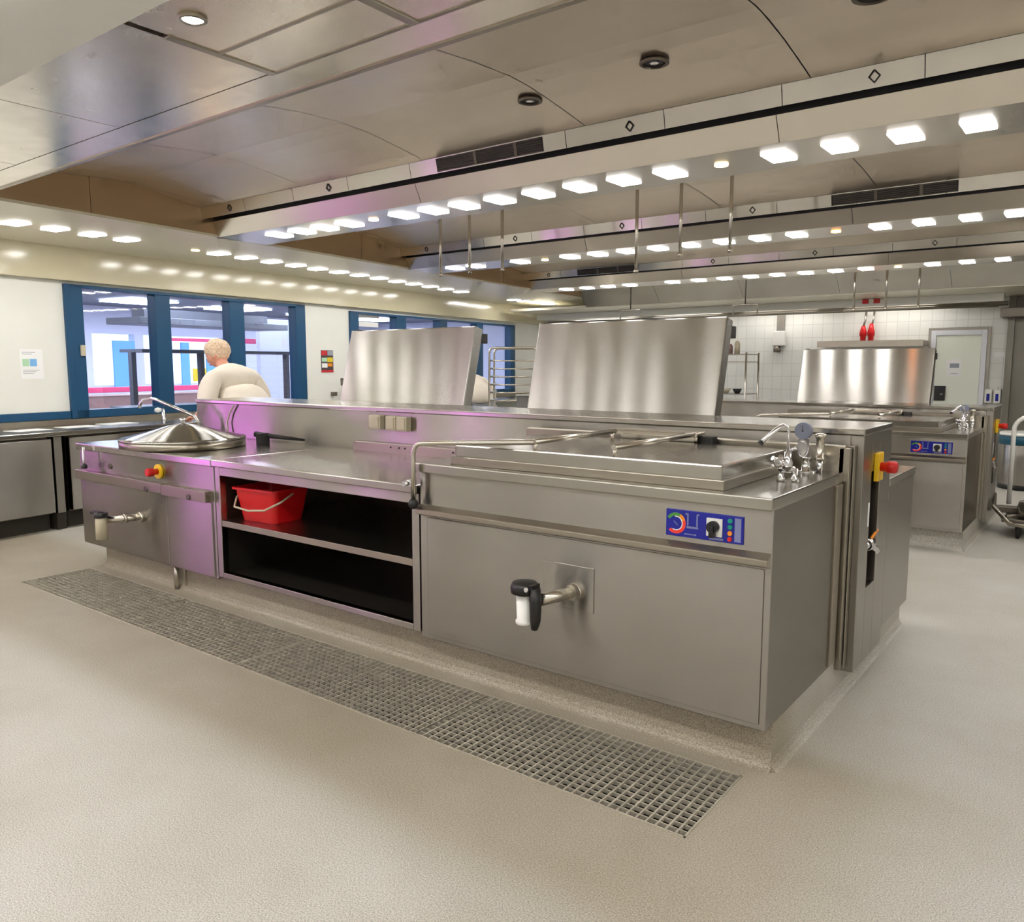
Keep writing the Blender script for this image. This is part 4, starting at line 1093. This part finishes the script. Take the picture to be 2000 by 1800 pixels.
# lined steel bin and trolley at the right edge
bn = thing('waste_bin', 'round steel bin with a blue bag liner at the right edge', 'bin', (.08, 8.05, 0))
mb = MB(); mb.lathe([(.28, .05), (.29, .06), (.29, .575), (.285, .58)], seg=36); mb.build('drum', M['front'], bn)
mb = MB(); mb.lathe([(.292, .50), (.298, .505), (.298, .60), (.27, .61), (.26, .5)], seg=36); mb.build('bag', M['blue_bag'], bn)
mb = MB(); mb.lathe([(.27, 0), (.285, .01), (.285, .052), (.27, .055)], seg=36); mb.build('base_ring', M['black'], bn)
mb = MB(); mb.lathe([(.30, .60), (.305, .605), (.305, .625), (.29, .63)], seg=36); mb.build('rim', M['white_pl'], bn)
tr = thing('floor_trolley', 'low steel trolley with a curved white push handle at the right edge', 'trolley', (.52, 5.15, 0))
mb = MB(); mb.tube([(-.36, .25, .20)]+[(-.36, .25, .82)]+arc((-.24, .25, .83), .12, PI, PI/2, 6)+[(.30, .25, .95)]+arc((.30, .25, .83), .12, PI/2, 0, 6)+[(.42, .25, .2)], .018, 12); mb.build('push_handle', M['white_pl'], tr)
mb = MB(); mb.tube([(-.47, .28, .27), (-.44, .0, .20), (-.30, -.27, .115), (0, -.34, .10), (.3, -.27, .115), (.44, 0, .15)], .017, 12); mb.build('bumper', M['tube'], tr)
mb = MB(); mb.box(-.36, .4, -.22, .3, .115, .145); mb.build('platform', M['dark_steel'], tr, .006)
for x, y in ((-.24, -.22), (.32, -.22), (-.28, .26), (.36, .26)):
    mb = MB(); mb.lathe([(.045, -.016), (.055, -.01), (.055, .01), (.045, .016)], (x, y, .056), 'X', 18); mb.box(x-.02, x+.02, y-.02, y+.02, .07, .118); mb.build('castor', M['rubber'], tr)
pt = thing('cooking_pot', 'upturned shiny steel pan lying on the low trolley', 'pan', (.40, 5.08, .146))
mb = MB(); mb.lathe([(.15, 0), (.155, .005), (.15, .09), (.14, .13), (.10, .145), (.004, .147)], seg=30); mb.build('pan', M['lid'], pt)
mb = MB(); mb.tube([(-.1, -.12, .03), (-.2, -.24, .035)], .012, 8); mb.build('handle', M['dark_steel'], pt)
mb = MB(); mb.box(-.16, .16, -.05, .05, 0, .05)
tag(mb.build('steel_tray', M['dark_steel'], None, .004, (.23, 5.30, .146), .2), 'small dark steel tray beside the upturned pan on the trolley', 'tray')

# ------------------------------------------------------------------ dining hall behind the window wall
mb = MB(); mb.box(-9.5, -.15, -6, 16, -.06, 0); struct('floor_hall', mb, M['hallfloor'], **LW)
mb = MB(); mb.box(-9.5, -.15, -6, 16, 2.62, 2.7); struct('ceiling_hall', mb, M['hallceil'], **LW)
mb = MB()
mb.box(-9.0, -8.8, -6, 16, 0, .95); mb.box(-9.0, -8.8, -6, 16, 2.05, 2.62)
for s in (5.2, 6.55, 7.75, 10.2, 13): mb.box(-9.0, -8.8, s, s+(.22 if s < 10 else 1.9), .95, 2.05)
mb.box(-9.0, -8.8, -6, 4.6, .95, 2.05)
mb.box(-9, -.15, 15.8, 16, 0, 2.62); mb.box(-9, -.15, -6, -5.8, 0, 2.62)
struct('wall_hall', mb, M['hallwall'], **LW)
def hall(name, label, cat, boxes, mat, base):
    root = None
    mb = MB()
    for b in boxes: mb.box(*b)
    for v in mb.bm.verts: v.co -= Vector(base)
    return tag(mb.build(name, M[mat], None, .006, wl(*base), TH), label, cat)
for i, (a, b, lab) in enumerate(((7.2, 7.72, 'bright blue panel behind the left window pane'), (8.9, 9.12, 'left narrow blue panel behind the middle pane'), (9.6, 9.85, 'right narrow blue panel behind the middle pane'))):
    hall('blue_panel', lab, 'panel', [(-8.78, -8.74, a, b, .9, 1.9)], 'hallblue', (-8.76, (a+b)/2, .9))
hall('yellow_poster', 'yellow poster hanging in the hall behind the middle pane', 'poster', [(-8.76, -8.74, 9.2, 9.58, 1.0, 1.3)], 'pyellow', (-8.75, 9.4, 1.0))
hall('pink_band', 'pink band above the hall windows, behind the middle pane', 'wall band', [(-8.78, -8.75, 8.3, 9.9, 1.93, 2.0)], 'hallpink', (-8.76, 9, 1.93))
hall('pink_sign', 'pink sign in the hall behind the right pane of the left window', 'sign', [(-6.1, -6.05, 8.2, 8.95, 1.83, 1.93)], 'hallpink', (-6.07, 8.6, 1.83))
hall('serving_counter', 'long brown serving counter in the hall with a pink edge', 'counter', [(-4.7, -4.0, 3.4, 6.1, 0, .92)], 'hallbrown', (-4.3, 4.8, 0))
hall('counter_edge', 'pink edging along the serving counter in the hall', 'edging', [(-4.02, -3.96, 3.4, 6.1, .97, 1.05)], 'hallpink', (-3.99, 4.8, .97))
hall('hall_table', 'dark table top in the hall seen low through the middle pane', 'table', [(-2.6, -1.8, 3.0, 4.6, .80, .84), (-2.55, -2.49, 3.05, 3.11, 0, .8), (-1.9, -1.84, 3.05, 3.11, 0, .8), (-2.55, -2.49, 4.5, 4.56, 0, .8), (-1.9, -1.84, 4.5, 4.56, 0, .8)], 'hallgrey', (-2.2, 3.8, 0))
r_ = wthing('serving_gantry', 'dark metal serving gantry with posts in the hall behind the windows', 'gantry', -3, 4.6, 0); f = wb(r_, -3, 4.6, 0)
mb = MB(); mb.box(-3.25, -2.75, 3.62, 6.6, 1.555, 1.60); f(mb, 'top_bar', M['hallgrey'])
for s in (3.60, 4.75, 6.5):
    mb = MB(); mb.box(-3.04, -2.96, s, s+.07, 0, 1.555); f(mb, 'post', M['hallgrey'])
hall('ceiling_duct', 'dark duct hanging from the hall ceiling behind the windows', 'duct', [(-4.4, -3.6, 4.2, 7.2, 2.0, 2.10), (-4.2, -3.9, 4.5, 7.0, 2.10, 2.25)], 'hallgrey', (-4, 5.6, 2.0))
hall('bright_board', 'pale grey panel wall in the hall behind the right pane', 'partition', [(-5.2, -5.1, 7.9, 9.6, 0, 2.3)], 'hallwall', (-5.15, 8.7, 0))
a0 = None
for j in range(14):
    p = wl(-4.8+.0*j, 2.2+.55*j, 2.612)
    if a0 is None:
        mb = MB(); mb.box(-.07, .07, -.18, .18, -.008, 0); a0 = tag(mb.build('hall_light', M['hallled'], None, 0, p, TH), 'small white ceiling light in a row across the dark hall ceiling', 'ceiling light', 'hall ceiling lights')
    else: dup(a0, p)
for i in range(12):
    p = wl(-6.8 if i % 2 else -3.0, .5+1.2*i, 2.60)
    if i == 0:
        mb = MB(); mb.box(-.5, .5, -.5, .5, -.02, 0); a1 = tag(mb.build('hall_luminaire', M['hallled'], None, 0, p, TH), 'square ceiling luminaire deep inside the hall', 'ceiling light', 'deep hall luminaires')
    else: dup(a1, p)

# ------------------------------------------------------------------ added lights out of view
a0 = None  # unseen tubes added behind the beam to brighten the tiled wall
for x in (-6.6, -5.0, -3.4, -1.8):
    if a0 is None:
        mb = MB(); mb.box(-.6, .6, -.09, .09, -.012, 0); a0 = tag(mb.build('added_wall_light', M['ledback'], None, .003, (x, 9.88, 2.29)), 'long added light tube hidden behind the white beam to brighten the tiled wall', 'ceiling light', 'added lights of the rear wall')
    else: dup(a0, (x, 9.88, 2.29))
# unseen violet lamps added on the window wall to tint the steel
a0 = None
for s, tz in ((-.7, .9), (-1.98, .3), (-2.9, .9), (-4.1, .4)):
    if a0 is None:
        a0 = wthing('added_violet_lamp', 'added white fixture with violet tubes on the left wall outside the picture', 'added lamp', .0, s, tz, 'added violet lamps')
        mb = MB(); mb.box(0.005, .09, -.36, .36, 0, .06); mb.box(.005, .22, -.38, .38, .52, .56); mb.box(.005, .03, -.36, .36, .06, .52); mb.box(.005, .09, -.36, -.33, .06, .52); mb.box(.005, .09, .33, .36, .06, .52)
        mb.build('housing', M['white_pl'], a0, .006)
        for z in (.19, .29, .39, .49):
            mb = MB(); mb.box(.03, .24, -.33, .33, z, z+.004); mb.build('shade_blade', M['black'], a0)
        for z in (.14, .24, .34, .44):
            mb = MB(); mb.tube([(.06, -.32, z), (.06, .32, z)], .022, 10); mb.build('violet_tube', M['violet'], a0)
    else: dup(a0, wl(0, s, tz))

# ------------------------------------------------------------------ world and colour management
w = bpy.data.worlds.new('world'); S.world = w; w.use_nodes = True
bg = w.node_tree.nodes['Background']; bg.inputs['Color'].default_value = (.62, .80, 1.0, 1); bg.inputs['Strength'].default_value = 1.6
vs = S.view_settings; vs.view_transform = 'Standard'; vs.look = 'None'; vs.gamma = 1; vs.use_curve_mapping = False
vs.exposure = .42
cy = S.cycles
cy.max_bounces = 6; cy.diffuse_bounces = 3; cy.glossy_bounces = 5; cy.transmission_bounces = 6; cy.transparent_max_bounces = 8
cy.use_adaptive_sampling = True; cy.adaptive_threshold = .12; cy.adaptive_min_samples = 16
